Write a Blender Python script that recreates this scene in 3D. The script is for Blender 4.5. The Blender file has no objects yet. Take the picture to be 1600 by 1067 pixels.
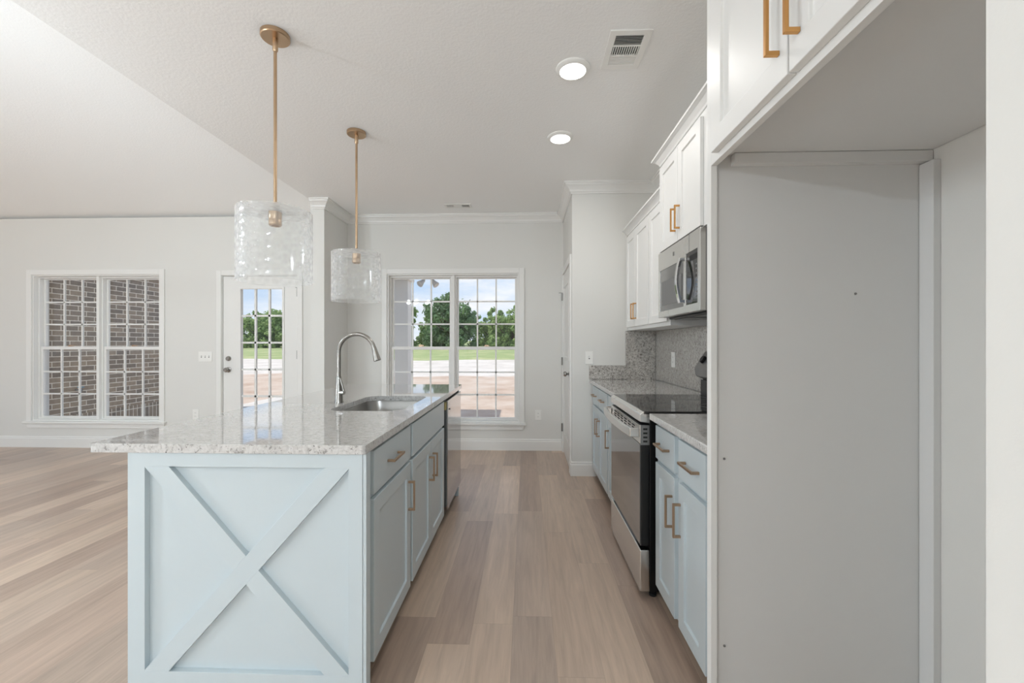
import bpy, bmesh, math, random
from mathutils import Vector, Matrix
random.seed(7)
C = bpy.context.scene.collection
S = bpy.context.scene
PI = math.pi

def lin(r, g, b):
    def f(c):
        c /= 255.0
        return c / 12.92 if c <= 0.04045 else ((c + 0.055) / 1.055) ** 2.4
    return (f(r), f(g), f(b), 1.0)

# ------------------------------------------------------------------ camera
H = 1.25
FPX = 660.0
cam_d = bpy.data.cameras.new('camera')
cam_d.sensor_width = 36.0
cam_d.lens = FPX * 36.0 / 1600.0
cam_d.shift_y = 3.5 / 1600.0
cam_d.clip_start = 0.02
cam_d.clip_end = 500
cam = bpy.data.objects.new('camera', cam_d)
cam.location = (0, 0, H)
cam.rotation_euler = (PI / 2, 0, math.atan(22 / FPX))
C.objects.link(cam)
S.camera = cam

# ------------------------------------------------------------------ world, sun, exposure
S.view_settings.view_transform = 'Standard'
S.view_settings.look = 'None'
S.view_settings.gamma = 1.0
S.view_settings.use_curve_mapping = False
S.view_settings.exposure = 0.0
try:
    S.cycles.max_bounces = 10
    S.cycles.diffuse_bounces = 6
    S.cycles.glossy_bounces = 4
    S.cycles.transmission_bounces = 8
    S.cycles.transparent_max_bounces = 12
    S.cycles.caustics_reflective = False
    S.cycles.caustics_refractive = False
    S.cycles.sample_clamp_indirect = 6.0
except Exception:
    pass

w = bpy.data.worlds.new('sky')
S.world = w
w.use_nodes = True
nt = w.node_tree
nt.nodes.clear()
def N(t, kind, **kw):
    n = t.nodes.new(kind)
    for k, v in kw.items():
        setattr(n, k, v)
    return n
def L(t, a, b):
    t.links.new(a, b)
tc = N(nt, 'ShaderNodeTexCoord')
sep = N(nt, 'ShaderNodeSeparateXYZ')
L(nt, tc.outputs['Generated'], sep.inputs[0])
grad = N(nt, 'ShaderNodeValToRGB')
grad.color_ramp.elements[0].position = 0.0
grad.color_ramp.elements[0].color = (0.72, 0.82, 0.93, 1)
grad.color_ramp.elements[1].position = 0.55
grad.color_ramp.elements[1].color = (0.25, 0.44, 0.82, 1)
e = grad.color_ramp.elements.new(0.16)
e.color = (0.50, 0.68, 0.93, 1)
L(nt, sep.outputs['Z'], grad.inputs[0])
mp = N(nt, 'ShaderNodeMapping')
mp.inputs['Scale'].default_value = (2.2, 2.2, 8.0)
mp.inputs['Location'].default_value = (0.35, 0.2, 0.1)
L(nt, tc.outputs['Generated'], mp.inputs[0])
nz = N(nt, 'ShaderNodeTexNoise')
nz.inputs['Scale'].default_value = 1.7
nz.inputs['Detail'].default_value = 6
nz.inputs['Roughness'].default_value = 0.55
L(nt, mp.outputs[0], nz.inputs['Vector'])
cr = N(nt, 'ShaderNodeValToRGB')
cr.color_ramp.elements[0].position = 0.40
cr.color_ramp.elements[1].position = 0.62
L(nt, nz.outputs['Fac'], cr.inputs[0])
mx = N(nt, 'ShaderNodeMix', data_type='RGBA')
mx.inputs['B'].default_value = (0.93, 0.95, 0.97, 1)
L(nt, cr.outputs['Color'], mx.inputs['Factor'])
L(nt, grad.outputs['Color'], mx.inputs['A'])
bg = N(nt, 'ShaderNodeBackground')
SKY = 1.05
bg.inputs['Strength'].default_value = SKY
L(nt, mx.outputs['Result'], bg.inputs['Color'])
wo = N(nt, 'ShaderNodeOutputWorld')
L(nt, bg.outputs[0], wo.inputs[0])

sun_d = bpy.data.lights.new('sun', 'SUN')
sun_d.energy = 3.2
sun_d.angle = math.radians(0.6)
sun_d.color = (1.0, 0.96, 0.90)
sun = bpy.data.objects.new('sun', sun_d)
sun.rotation_euler = Vector((0.60, 0.08, -1.0)).to_track_quat('-Z', 'Y').to_euler()
C.objects.link(sun)

LAMP_W = 4.5     # watts of each flush ceiling lamp
BULB_L = 275.0    # radiance of the chandelier bulbs
FILL_GLOBE_L = 165.0    # radiance of the added fill globes behind the camera and in the living room

# ------------------------------------------------------------------ materials
MATS = {}
def mat(name, col, rough=0.5, metal=0.0, bump=0.0, bscale=60.0, var=0.0, vscale=8.0, spec=0.5, coat=0.0, stretch=None, rvar=0.0):
    m = bpy.data.materials.new(name)
    m.use_nodes = True
    t = m.node_tree
    p = t.nodes['Principled BSDF']
    p.inputs['Base Color'].default_value = col
    p.inputs['Roughness'].default_value = rough
    p.inputs['Metallic'].default_value = metal
    p.inputs['Specular IOR Level'].default_value = spec
    p.inputs['Coat Weight'].default_value = coat
    p.inputs['Coat Roughness'].default_value = 0.08
    co = N(t, 'ShaderNodeTexCoord')
    vec = co.outputs['Object']
    if stretch:
        mpn = N(t, 'ShaderNodeMapping')
        mpn.inputs['Scale'].default_value = stretch
        L(t, vec, mpn.inputs[0])
        vec = mpn.outputs[0]
    nn = N(t, 'ShaderNodeTexNoise')
    nn.inputs['Scale'].default_value = vscale
    nn.inputs['Detail'].default_value = 3
    L(t, vec, nn.inputs['Vector'])
    if var > 0:
        mr = N(t, 'ShaderNodeMapRange')
        mr.inputs['To Min'].default_value = 1 - var
        mr.inputs['To Max'].default_value = 1 + var
        L(t, nn.outputs['Fac'], mr.inputs['Value'])
        hs = N(t, 'ShaderNodeHueSaturation')
        hs.inputs['Color'].default_value = col
        L(t, mr.outputs[0], hs.inputs['Value'])
        L(t, hs.outputs[0], p.inputs['Base Color'])
    mr2 = N(t, 'ShaderNodeMapRange')
    rv = rvar if rvar > 0 else 0.03
    mr2.inputs['To Min'].default_value = max(0.0, rough - rv)
    mr2.inputs['To Max'].default_value = min(1.0, rough + rv)
    L(t, nn.outputs['Fac'], mr2.inputs['Value'])
    L(t, mr2.outputs[0], p.inputs['Roughness'])
    if bump > 0:
        n2 = N(t, 'ShaderNodeTexNoise')
        n2.inputs['Scale'].default_value = bscale
        n2.inputs['Detail'].default_value = 4
        L(t, vec, n2.inputs['Vector'])
        b = N(t, 'ShaderNodeBump')
        b.inputs['Strength'].default_value = bump
        b.inputs['Distance'].default_value = 0.004
        L(t, n2.outputs['Fac'], b.inputs['Height'])
        L(t, b.outputs[0], p.inputs['Normal'])
    MATS[name] = m
    return m

M_wall = mat('wall_paint', lin(223, 222, 218), 0.62, bump=0.05, bscale=220, spec=0.3)
M_ceil = mat('ceiling_texture', lin(246, 246, 245), 0.8, bump=0.42, bscale=75, spec=0.2)
M_trim = mat('trim_paint', lin(232, 231, 228), 0.34, spec=0.4)
M_blue = mat('blue_cabinet_paint', lin(195, 205, 209), 0.30, var=0.02, spec=0.45)
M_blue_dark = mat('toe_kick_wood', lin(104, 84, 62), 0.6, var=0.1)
M_white = mat('white_cabinet_paint', lin(233, 233, 231), 0.40, spec=0.5)
M_panel = mat('white_panel_laminate', lin(219, 219, 218), 0.38, var=0.02, vscale=3, spec=0.35)
M_gold = mat('brushed_gold', lin(212, 160, 100), 0.33, 1.0, rvar=0.03, vscale=12)
M_bronze = mat('champagne_bronze', lin(182, 155, 130), 0.33, 1.0, rvar=0.03, vscale=12)
M_brass = mat('satin_brass', lin(196, 168, 138), 0.30, 1.0)
M_steel = mat('stainless_steel', lin(228, 227, 224), 0.27, 1.0, rvar=0.012, vscale=5)
M_steel_side = mat('steel_side', lin(150, 150, 149), 0.42, 1.0)
M_nickel = mat('brushed_nickel', lin(158, 155, 150), 0.27, 1.0, rvar=0.012, vscale=5)
M_chrome = mat('chrome', lin(220, 220, 220), 0.08, 1.0)
M_black = mat('black_enamel', lin(16, 16, 17), 0.35)
M_blackglass = mat('black_ceran_glass', lin(20, 20, 21), 0.05, var=0.0, spec=0.8)
M_ovenglass = mat('oven_door_glass', lin(40, 40, 41), 0.06, spec=1.0, coat=1.0)
M_plastic = mat('white_plastic', lin(238, 237, 233), 0.35)
M_slot = mat('dark_slot', lin(30, 30, 30), 0.7)
M_grey = mat('grey_plastic', lin(120, 120, 120), 0.5)
M_column = mat('column_paint', lin(214, 214, 210), 0.6)
M_concrete = mat('concrete', lin(212, 207, 200), 0.85, bump=0.2, bscale=40, var=0.06, vscale=2)
M_bark = mat('bark', lin(96, 82, 66), 0.9, bump=0.5, bscale=20, var=0.2)
M_hinge = mat('hinge_metal', lin(150, 148, 144), 0.35, 1.0)
M_vehicle = mat('white_vehicle_paint', lin(235, 235, 235), 0.3)
M_rubber = mat('rubber', lin(28, 28, 28), 0.8)
M_roof = mat('roof_shingle', lin(90, 86, 82), 0.9, var=0.15, vscale=20)

def m_emit(name, col, strength):
    m = bpy.data.materials.new(name)
    m.use_nodes = True
    t = m.node_tree
    t.nodes.clear()
    em = N(t, 'ShaderNodeEmission')
    em.inputs['Color'].default_value = col
    em.inputs['Strength'].default_value = strength
    o = N(t, 'ShaderNodeOutputMaterial')
    L(t, em.outputs[0], o.inputs[0])
    return m
M_lens = m_emit('lit_lens', (1.0, 0.98, 0.95, 1), 6.0)
M_fill_globe = m_emit('fill_globe_glow', (0.80, 0.92, 1.0, 1), FILL_GLOBE_L)  # glow of the globes added for fill light
M_bulb = m_emit('lit_bulb', (0.82, 0.93, 1.0, 1), BULB_L)

def m_glass(name, tint=(1, 1, 1, 1), diffuse=0.0, bump=0.0, gloss=1.0):
    m = bpy.data.materials.new(name)
    m.use_nodes = True
    t = m.node_tree
    t.nodes.clear()
    tr = N(t, 'ShaderNodeBsdfTransparent')
    tr.inputs[0].default_value = tint
    gl = N(t, 'ShaderNodeBsdfGlossy')
    gl.inputs['Roughness'].default_value = 0.02 if bump == 0 else 0.06
    fr = N(t, 'ShaderNodeFresnel')
    fr.inputs['IOR'].default_value = 1.45
    # only the face towards the viewer's side of each sheet reflects
    ge = N(t, 'ShaderNodeNewGeometry')
    inv = N(t, 'ShaderNodeMath', operation='SUBTRACT')
    inv.inputs[0].default_value = gloss
    L(t, ge.outputs['Backfacing'], inv.inputs[1])
    inv.use_clamp = True
    ml = N(t, 'ShaderNodeMath', operation='MULTIPLY')
    L(t, inv.outputs[0], ml.inputs[1])
    L(t, fr.outputs[0], ml.inputs[0])
    mix = N(t, 'ShaderNodeMixShader')
    L(t, ml.outputs[0], mix.inputs[0])
    L(t, tr.outputs[0], mix.inputs[1])
    L(t, gl.outputs[0], mix.inputs[2])
    out = N(t, 'ShaderNodeOutputMaterial')
    last = mix.outputs[0]
    if diffuse > 0:
        df = N(t, 'ShaderNodeBsdfDiffuse')
        df.inputs[0].default_value = (0.95, 0.95, 0.95, 1)
        tl = N(t, 'ShaderNodeBsdfTranslucent')
        tl.inputs[0].default_value = (0.95, 0.95, 0.95, 1)
        ad = N(t, 'ShaderNodeMixShader')
        ad.inputs[0].default_value = 0.5
        L(t, df.outputs[0], ad.inputs[1])
        L(t, tl.outputs[0], ad.inputs[2])
        lw = N(t, 'ShaderNodeLayerWeight')
        lw.inputs['Blend'].default_value = 0.35
        mr = N(t, 'ShaderNodeMapRange')
        mr.inputs['To Min'].default_value = diffuse
        mr.inputs['To Max'].default_value = min(1.0, diffuse * 4.0)
        L(t, lw.outputs['Facing'], mr.inputs['Value'])
        co = N(t, 'ShaderNodeTexCoord')
        vo = N(t, 'ShaderNodeTexVoronoi')
        vo.inputs['Scale'].default_value = 30
        L(t, co.outputs['Object'], vo.inputs['Vector'])
        mv = N(t, 'ShaderNodeMapRange')
        mv.inputs['From Max'].default_value = 0.7
        mv.inputs['To Min'].default_value = 1.3
        mv.inputs['To Max'].default_value = 0.72
        L(t, vo.outputs['Distance'], mv.inputs['Value'])
        mm = N(t, 'ShaderNodeMath', operation='MULTIPLY')
        mm.use_clamp = True
        L(t, mr.outputs[0], mm.inputs[0])
        L(t, mv.outputs[0], mm.inputs[1])
        mr = mm
        m2 = N(t, 'ShaderNodeMixShader')
        L(t, mr.outputs[0], m2.inputs[0])
        L(t, last, m2.inputs[1])
        L(t, ad.outputs[0], m2.inputs[2])
        last = m2.outputs[0]
    L(t, last, out.inputs[0])
    return m
M_pane = m_glass('window_glass')
M_shade = m_glass('hammered_glass', (0.99, 0.995, 0.995, 1), diffuse=0.14, bump=1.0, gloss=1.0)

def m_floor():
    m = bpy.data.materials.new('plank_floor')
    m.use_nodes = True
    t = m.node_tree
    p = t.nodes['Principled BSDF']
    co = N(t, 'ShaderNodeTexCoord')
    sp = N(t, 'ShaderNodeSeparateXYZ')
    L(t, co.outputs['Object'], sp.inputs[0])
    def math_(op, a, b=None):
        n = N(t, 'ShaderNodeMath', operation=op)
        for i, v in enumerate((a, b)):
            if v is None:
                continue
            if isinstance(v, (int, float)):
                n.inputs[i].default_value = v
            else:
                L(t, v, n.inputs[i])
        return n.outputs[0]
    PW, PL = 0.177, 1.22
    xs = math_('DIVIDE', math_('ADD', sp.outputs['X'], 0.059 + 20 * PW), PW)
    col = math_('FLOOR', xs)
    fx = math_('FRACT', xs)
    wn = N(t, 'ShaderNodeTexWhiteNoise', noise_dimensions='1D')
    L(t, col, wn.inputs['W'])
    ys = math_('ADD', math_('DIVIDE', math_('ADD', sp.outputs['Y'], 20.0), PL), math_('MULTIPLY', wn.outputs['Value'], 7.31))
    row = math_('FLOOR', ys)
    fy = math_('FRACT', ys)
    cb = N(t, 'ShaderNodeCombineXYZ')
    L(t, col, cb.inputs[0])
    L(t, row, cb.inputs[1])
    w2 = N(t, 'ShaderNodeTexWhiteNoise', noise_dimensions='2D')
    L(t, cb.outputs[0], w2.inputs['Vector'])
    ramp = N(t, 'ShaderNodeValToRGB')
    el = ramp.color_ramp.elements
    el[0].position = 0.0; el[0].color = lin(168, 147, 132)
    el[1].position = 1.0; el[1].color = lin(208, 185, 165)
    a = el.new(0.3); a.color = lin(182, 160, 144)
    a = el.new(0.55); a.color = lin(198, 176, 157)
    a = el.new(0.8); a.color = lin(176, 157, 143)
    L(t, w2.outputs['Value'], ramp.inputs[0])
    # grain
    mpg = N(t, 'ShaderNodeMapping')
    mpg.inputs['Scale'].default_value = (38, 2.6, 1)
    L(t, co.outputs['Object'], mpg.inputs[0])
    sh = N(t, 'ShaderNodeVectorMath', operation='ADD')
    L(t, mpg.outputs[0], sh.inputs[0])
    sc = N(t, 'ShaderNodeVectorMath', operation='SCALE')
    sc.inputs['Scale'].default_value = 17.0
    L(t, w2.outputs['Color'], sc.inputs[0])
    L(t, sc.outputs[0], sh.inputs[1])
    g = N(t, 'ShaderNodeTexNoise')
    g.inputs['Scale'].default_value = 1.0
    g.inputs['Detail'].default_value = 6
    g.inputs['Roughness'].default_value = 0.6
    g.inputs['Distortion'].default_value = 0.6
    L(t, sh.outputs[0], g.inputs['Vector'])
    g2 = N(t, 'ShaderNodeTexNoise')
    g2.inputs['Scale'].default_value = 0.12
    g2.inputs['Detail'].default_value = 2
    L(t, sh.outputs[0], g2.inputs['Vector'])
    gv = math_('ADD', math_('MULTIPLY', g.outputs['Fac'], 0.6), math_('MULTIPLY', g2.outputs['Fac'], 0.4))
    mr = N(t, 'ShaderNodeMapRange')
    mr.inputs['From Min'].default_value = 0.3
    mr.inputs['From Max'].default_value = 0.7
    mr.inputs['To Min'].default_value = 0.76
    mr.inputs['To Max'].default_value = 1.22
    L(t, gv, mr.inputs['Value'])
    # seams
    def edge(f, wdt):
        d = math_('MINIMUM', f, math_('SUBTRACT', 1.0, f))
        return math_('LESS_THAN', d, wdt)
    seam = math_('MAXIMUM', edge(fx, 0.006), edge(fy, 0.0012))
    val = math_('MULTIPLY', mr.outputs[0], math_('SUBTRACT', 1.0, math_('MULTIPLY', seam, 0.14)))
    hs = N(t, 'ShaderNodeHueSaturation')
    L(t, ramp.outputs[0], hs.inputs['Color'])
    L(t, val, hs.inputs['Value'])
    L(t, hs.outputs[0], p.inputs['Base Color'])
    p.inputs['Roughness'].default_value = 0.33
    p.inputs['Specular IOR Level'].default_value = 0.5
    b = N(t, 'ShaderNodeBump')
    b.inputs['Strength'].default_value = 0.12
    b.inputs['Distance'].default_value = 0.002
    L(t, gv, b.inputs['Height'])
    L(t, b.outputs[0], p.inputs['Normal'])
    return m
M_floor = m_floor()

def m_granite(name, base, mid, dark, rough, thr=0.0, coat=0.0):
    m = bpy.data.materials.new(name)
    m.use_nodes = True
    t = m.node_tree
    p = t.nodes['Principled BSDF']
    co = N(t, 'ShaderNodeTexCoord')
    gm = N(t, 'ShaderNodeMapping')
    gm.inputs['Scale'].default_value = (0.75, 1.7, 0.75)
    gm.inputs['Rotation'].default_value = (0, 0, 0.25)
    L(t, co.outputs['Object'], gm.inputs[0])
    def nz_(s, d, r=0.6, dist=0.0):
        n = N(t, 'ShaderNodeTexNoise')
        n.inputs['Scale'].default_value = s
        n.inputs['Detail'].default_value = d
        n.inputs['Roughness'].default_value = r
        n.inputs['Distortion'].default_value = dist
        L(t, gm.outputs[0], n.inputs['Vector'])
        return n
    def ramp_(src, a, b):
        r = N(t, 'ShaderNodeValToRGB')
        r.color_ramp.elements[0].position = a
        r.color_ramp.elements[1].position = b
        L(t, src, r.inputs[0])
        return r.outputs[0]
    n1 = nz_(85, 5, 0.65, 0.8)
    n2 = nz_(120, 4, 0.7, 0.4)
    n3 = nz_(48, 4, 0.6, 1.2)
    m1 = N(t, 'ShaderNodeMix', data_type='RGBA')
    m1.inputs['A'].default_value = base
    m1.inputs['B'].default_value = mid
    L(t, ramp_(n3.outputs['Fac'], 0.40, 0.66), m1.inputs['Factor'])
    m2 = N(t, 'ShaderNodeMix', data_type='RGBA')
    L(t, m1.outputs['Result'], m2.inputs['A'])
    m2.inputs['B'].default_value = dark
    L(t, ramp_(n1.outputs['Fac'], 0.56 - thr, 0.68 - thr), m2.inputs['Factor'])
    m3 = N(t, 'ShaderNodeMix', data_type='RGBA')
    L(t, m2.outputs['Result'], m3.inputs['A'])
    m3.inputs['B'].default_value = lin(70, 66, 63)
    L(t, ramp_(n2.outputs['Fac'], 0.63 - thr, 0.70 - thr), m3.inputs['Factor'])
    L(t, m3.outputs['Result'], p.inputs['Base Color'])
    p.inputs['Roughness'].default_value = rough
    p.inputs['Specular IOR Level'].default_value = 0.6
    p.inputs['Coat Weight'].default_value = coat
    p.inputs['Coat Roughness'].default_value = 0.02
    return m
M_granite = m_granite('white_granite', lin(206, 205, 203), lin(184, 182, 180), lin(128, 125, 122), 0.05, 0.012, 0.55)
M_splash = m_granite('granite_splash', lin(202, 198, 192), lin(168, 163, 157), lin(122, 117, 112), 0.18, 0.05)

def m_brick(name, vertical=False):
    m = bpy.data.materials.new(name)
    m.use_nodes = True
    t = m.node_tree
    p = t.nodes['Principled BSDF']
    co = N(t, 'ShaderNodeTexCoord')
    sp = N(t, 'ShaderNodeSeparateXYZ')
    L(t, co.outputs['Object'], sp.inputs[0])
    cb = N(t, 'ShaderNodeCombineXYZ')
    L(t, sp.outputs['Z' if vertical else 'Y'], cb.inputs[0])
    L(t, sp.outputs['Y' if vertical else 'Z'], cb.inputs[1])
    br = N(t, 'ShaderNodeTexBrick')
    L(t, cb.outputs[0], br.inputs['Vector'])
    br.inputs['Scale'].default_value = 1.0
    br.inputs['Brick Width'].default_value = 0.25 if vertical else 0.212
    br.inputs['Row Height'].default_value = 0.0677
    br.inputs['Mortar Size'].default_value = 0.005
    br.inputs['Color1'].default_value = lin(166, 149, 130)
    br.inputs['Color2'].default_value = lin(132, 121, 110)
    br.inputs['Mortar'].default_value = lin(236, 228, 214)
    br.offset = 0.0 if vertical else 0.5
    n = N(t, 'ShaderNodeTexNoise')
    n.inputs['Scale'].default_value = 18
    n.inputs['Detail'].default_value = 5
    L(t, co.outputs['Object'], n.inputs['Vector'])
    mr = N(t, 'ShaderNodeMapRange')
    mr.inputs['To Min'].default_value = 0.75
    mr.inputs['To Max'].default_value = 1.25
    L(t, n.outputs['Fac'], mr.inputs['Value'])
    hs = N(t, 'ShaderNodeHueSaturation')
    L(t, br.outputs['Color'], hs.inputs['Color'])
    L(t, mr.outputs[0], hs.inputs['Value'])
    L(t, hs.outputs[0], p.inputs['Base Color'])
    p.inputs['Roughness'].default_value = 0.9
    b = N(t, 'ShaderNodeBump')
    b.inputs['Strength'].default_value = 0.5
    b.inputs['Distance'].default_value = 0.01
    b.invert = True
    L(t, br.outputs['Fac'], b.inputs['Height'])
    L(t, b.outputs[0], p.inputs['Normal'])
    return m
M_brick = m_brick('grey_brick')
M_soldier = m_brick('grey_soldier_brick', True)

def m_ground(name, cols, s1, s2, bump=0.6):
    m = bpy.data.materials.new(name)
    m.use_nodes = True
    t = m.node_tree
    p = t.nodes['Principled BSDF']
    co = N(t, 'ShaderNodeTexCoord')
    n = N(t, 'ShaderNodeTexNoise')
    n.inputs['Scale'].default_value = s1
    n.inputs['Detail'].default_value = 7
    n.inputs['Roughness'].default_value = 0.65
    L(t, co.outputs['Object'], n.inputs['Vector'])
    r = N(t, 'ShaderNodeValToRGB')
    r.color_ramp.elements[0].position = 0.3
    r.color_ramp.elements[0].color = cols[0]
    r.color_ramp.elements[1].position = 0.7
    r.color_ramp.elements[1].color = cols[2]
    e_ = r.color_ramp.elements.new(0.5)
    e_.color = cols[1]
    L(t, n.outputs['Fac'], r.inputs[0])
    L(t, r.outputs[0], p.inputs['Base Color'])
    n2 = N(t, 'ShaderNodeTexNoise')
    n2.inputs['Scale'].default_value = s2
    n2.inputs['Detail'].default_value = 5
    L(t, co.outputs['Object'], n2.inputs['Vector'])
    b = N(t, 'ShaderNodeBump')
    b.inputs['Strength'].default_value = bump
    b.inputs['Distance'].default_value = 0.05
    L(t, n2.outputs['Fac'], b.inputs['Height'])
    L(t, b.outputs[0], p.inputs['Normal'])
    p.inputs['Roughness'].default_value = 0.95
    return m
M_dirt = m_ground('red_dirt', (lin(178, 152, 132), lin(198, 178, 160), lin(208, 194, 180)), 0.9, 6)
M_road = m_ground('pale_gravel', (lin(196, 188, 178), lin(214, 206, 196), lin(222, 216, 208)), 0.7, 8)
M_grass = m_ground('grass', (lin(136, 154, 100), lin(158, 170, 116), lin(190, 186, 142)), 0.5, 9)

def m_leaf(name, c1, c2):
    m = bpy.data.materials.new(name)
    m.use_nodes = True
    t = m.node_tree
    t.nodes.clear()
    co = N(t, 'ShaderNodeTexCoord')
    n = N(t, 'ShaderNodeTexNoise')
    n.inputs['Scale'].default_value = 1.3
    n.inputs['Detail'].default_value = 6
    n.inputs['Roughness'].default_value = 0.8
    L(t, co.outputs['Object'], n.inputs['Vector'])
    r = N(t, 'ShaderNodeValToRGB')
    r.color_ramp.elements[0].position = 0.35
    r.color_ramp.elements[0].color = c1
    r.color_ramp.elements[1].position = 0.68
    r.color_ramp.elements[1].color = c2
    L(t, n.outputs['Fac'], r.inputs[0])
    d = N(t, 'ShaderNodeBsdfDiffuse')
    tl = N(t, 'ShaderNodeBsdfTranslucent')
    L(t, r.outputs[0], d.inputs[0])
    L(t, r.outputs[0], tl.inputs[0])
    mix = N(t, 'ShaderNodeMixShader')
    mix.inputs[0].default_value = 0.35
    L(t, d.outputs[0], mix.inputs[1])
    L(t, tl.outputs[0], mix.inputs[2])
    o = N(t, 'ShaderNodeOutputMaterial')
    L(t, mix.outputs[0], o.inputs[0])
    return m
M_leaf = [m_leaf('green_leaves', lin(112, 142, 94), lin(176, 198, 136)),
          m_leaf('dark_green_leaves', lin(98, 128, 96), lin(152, 178, 132)),
          m_leaf('light_green_leaves', lin(130, 158, 102), lin(196, 212, 150))]

# ------------------------------------------------------------------ mesh helpers
class MB:
    def __init__(self):
        self.bm = bmesh.new()
    def box(self, x0, x1, y0, y1, z0, z1):
        x0, x1 = min(x0, x1), max(x0, x1)
        y0, y1 = min(y0, y1), max(y0, y1)
        z0, z1 = min(z0, z1), max(z0, z1)
        v = [self.bm.verts.new(p) for p in ((x0, y0, z0), (x1, y0, z0), (x1, y1, z0), (x0, y1, z0),
                                           (x0, y0, z1), (x1, y0, z1), (x1, y1, z1), (x0, y1, z1))]
        for f in ((3, 2, 1, 0), (4, 5, 6, 7), (0, 1, 5, 4), (1, 2, 6, 5), (2, 3, 7, 6), (3, 0, 4, 7)):
            self.bm.faces.new([v[i] for i in f])
        return self
    def prism(self, pts, fn, d0, d1):
        """pts: 2-D outline; fn(a, b, d) -> 3-D point; extruded from d0 to d1"""
        n = len(pts)
        A = [self.bm.verts.new(fn(a, b, d0)) for a, b in pts]
        B = [self.bm.verts.new(fn(a, b, d1)) for a, b in pts]
        self.bm.faces.new(A[::-1])
        self.bm.faces.new(B)
        for i in range(n):
            j = (i + 1) % n
            self.bm.faces.new([A[i], A[j], B[j], B[i]])
        return self
    def lathe(self, prof, c=(0, 0, 0), seg=32, axis='z', closed=False):
        """prof: list of (radius, height) from one end to the other"""
        rings = []
        def pt(r, h, a):
            x, y, z = r * math.cos(a), r * math.sin(a), h
            if axis == 'x':
                x, y, z = h, r * math.cos(a), r * math.sin(a)
            elif axis == 'y':
                x, y, z = r * math.cos(a), h, r * math.sin(a)
            return (c[0] + x, c[1] + y, c[2] + z)
        for r, h in prof:
            if r < 1e-6:
                rings.append([self.bm.verts.new(pt(0, h, 0))])
            else:
                rings.append([self.bm.verts.new(pt(r, h, 2 * PI * i / seg)) for i in range(seg)])
        pairs = list(zip(rings[:-1], rings[1:]))
        if closed:
            pairs.append((rings[-1], rings[0]))
        for a, b in pairs:
            for i in range(seg):
                j = (i + 1) % seg
                if len(a) == 1 and len(b) == 1:
                    continue
                if len(a) == 1:
                    self.bm.faces.new([a[0], b[j], b[i]])
                elif len(b) == 1:
                    self.bm.faces.new([a[i], a[j], b[0]])
                else:
                    self.bm.faces.new([a[i], a[j], b[j], b[i]])
        return self
    def tube(self, pts, r, seg=14):
        """round tube along pts; r is a number or one radius per point"""
        pts = [Vector(p) for p in pts]
        rr = r if isinstance(r, (list, tuple)) else [r] * len(pts)
        rings = []
        up = Vector((0, 0, 1))
        for i, p in enumerate(pts):
            d = (pts[min(i + 1, len(pts) - 1)] - pts[max(i - 1, 0)]).normalized()
            ref = Vector((0, 1, 0)) if abs(d.y) < 0.9 else Vector((1, 0, 0))
            a = d.cross(ref).normalized()
            b = d.cross(a).normalized()
            rings.append([self.bm.verts.new(p + rr[i] * (math.cos(2 * PI * k / seg) * a + math.sin(2 * PI * k / seg) * b)) for k in range(seg)])
        for a, b in zip(rings[:-1], rings[1:]):
            for k in range(seg):
                j = (k + 1) % seg
                self.bm.faces.new([a[k], a[j], b[j], b[k]])
        self.bm.faces.new(rings[0][::-1])
        self.bm.faces.new(rings[-1])
        return self
    def build(self, name, m, parent=None, bevel=0.0, smooth=False, seg=2, merge=False):
        if merge:
            bmesh.ops.remove_doubles(self.bm, verts=self.bm.verts, dist=1e-5)
        bmesh.ops.recalc_face_normals(self.bm, faces=self.bm.faces)
        me = bpy.data.meshes.new(name)
        self.bm.to_mesh(me)
        self.bm.free()
        if smooth:
            for p in me.polygons:
                p.use_smooth = True
        o = bpy.data.objects.new(name, me)
        me.materials.append(m)
        C.objects.link(o)
        if parent is not None:
            o.parent = parent
            o.matrix_parent_inverse = Matrix.Translation(-Vector(world_loc(parent)))
        if bevel > 0:
            b = o.modifiers.new('bevel', 'BEVEL')
            b.width = bevel
            b.segments = seg
            b.limit_method = 'ANGLE'
            b.angle_limit = math.radians(40)
            if smooth is False:
                for p in me.polygons:
                    p.use_smooth = False
        if smooth:
            try:
                me.set_sharp_from_angle(angle=math.radians(35))
            except Exception:
                pass
        return o

def world_loc(o):
    v = Vector((0, 0, 0))
    while o is not None:
        v += o.location
        if o.parent is not None:
            v += o.matrix_parent_inverse.to_translation()
        o = o.parent
    return v

def empty(name, loc):
    o = bpy.data.objects.new(name, None)
    o.location = loc
    o.empty_display_size = 0.1
    C.objects.link(o)
    return o
def tag(o, label=None, cat=None, group=None, kind=None):
    if label: o['label'] = label
    if cat: o['category'] = cat
    if group: o['group'] = group
    if kind: o['kind'] = kind
    return o
def thing(name, label, cat, loc, group=None):
    return tag(empty(name, loc), label, cat, group)
def struct(o, label=None):
    o['kind'] = 'structure'
    if label: o['label'] = label
    return o
def box(name, m, b, parent=None, bevel=0.0):
    return MB().box(*b).build(name, m, parent, bevel)

def copy_tree(o, parent=None):
    c = o.copy()
    C.objects.link(c)
    if parent is not None:
        c.parent = parent
    for ch in list(o.children):
        copy_tree(ch, c)
    return c

# ------------------------------------------------------------------ the shell
CZ = 2.765                    # kitchen ceiling
WR = 1.232                    # right wall face
YB = 4.96                     # back wall of the dining end
YL = 4.92                     # window wall of the living room
XW0, XW1 = -2.27, -2.125      # wing wall between them
YW = 4.38                     # its end
YP, XP = 4.02, 0.435          # pantry block
REAR = -5.2
XL = -7.6
VS = 0.30                     # vault slope

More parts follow.
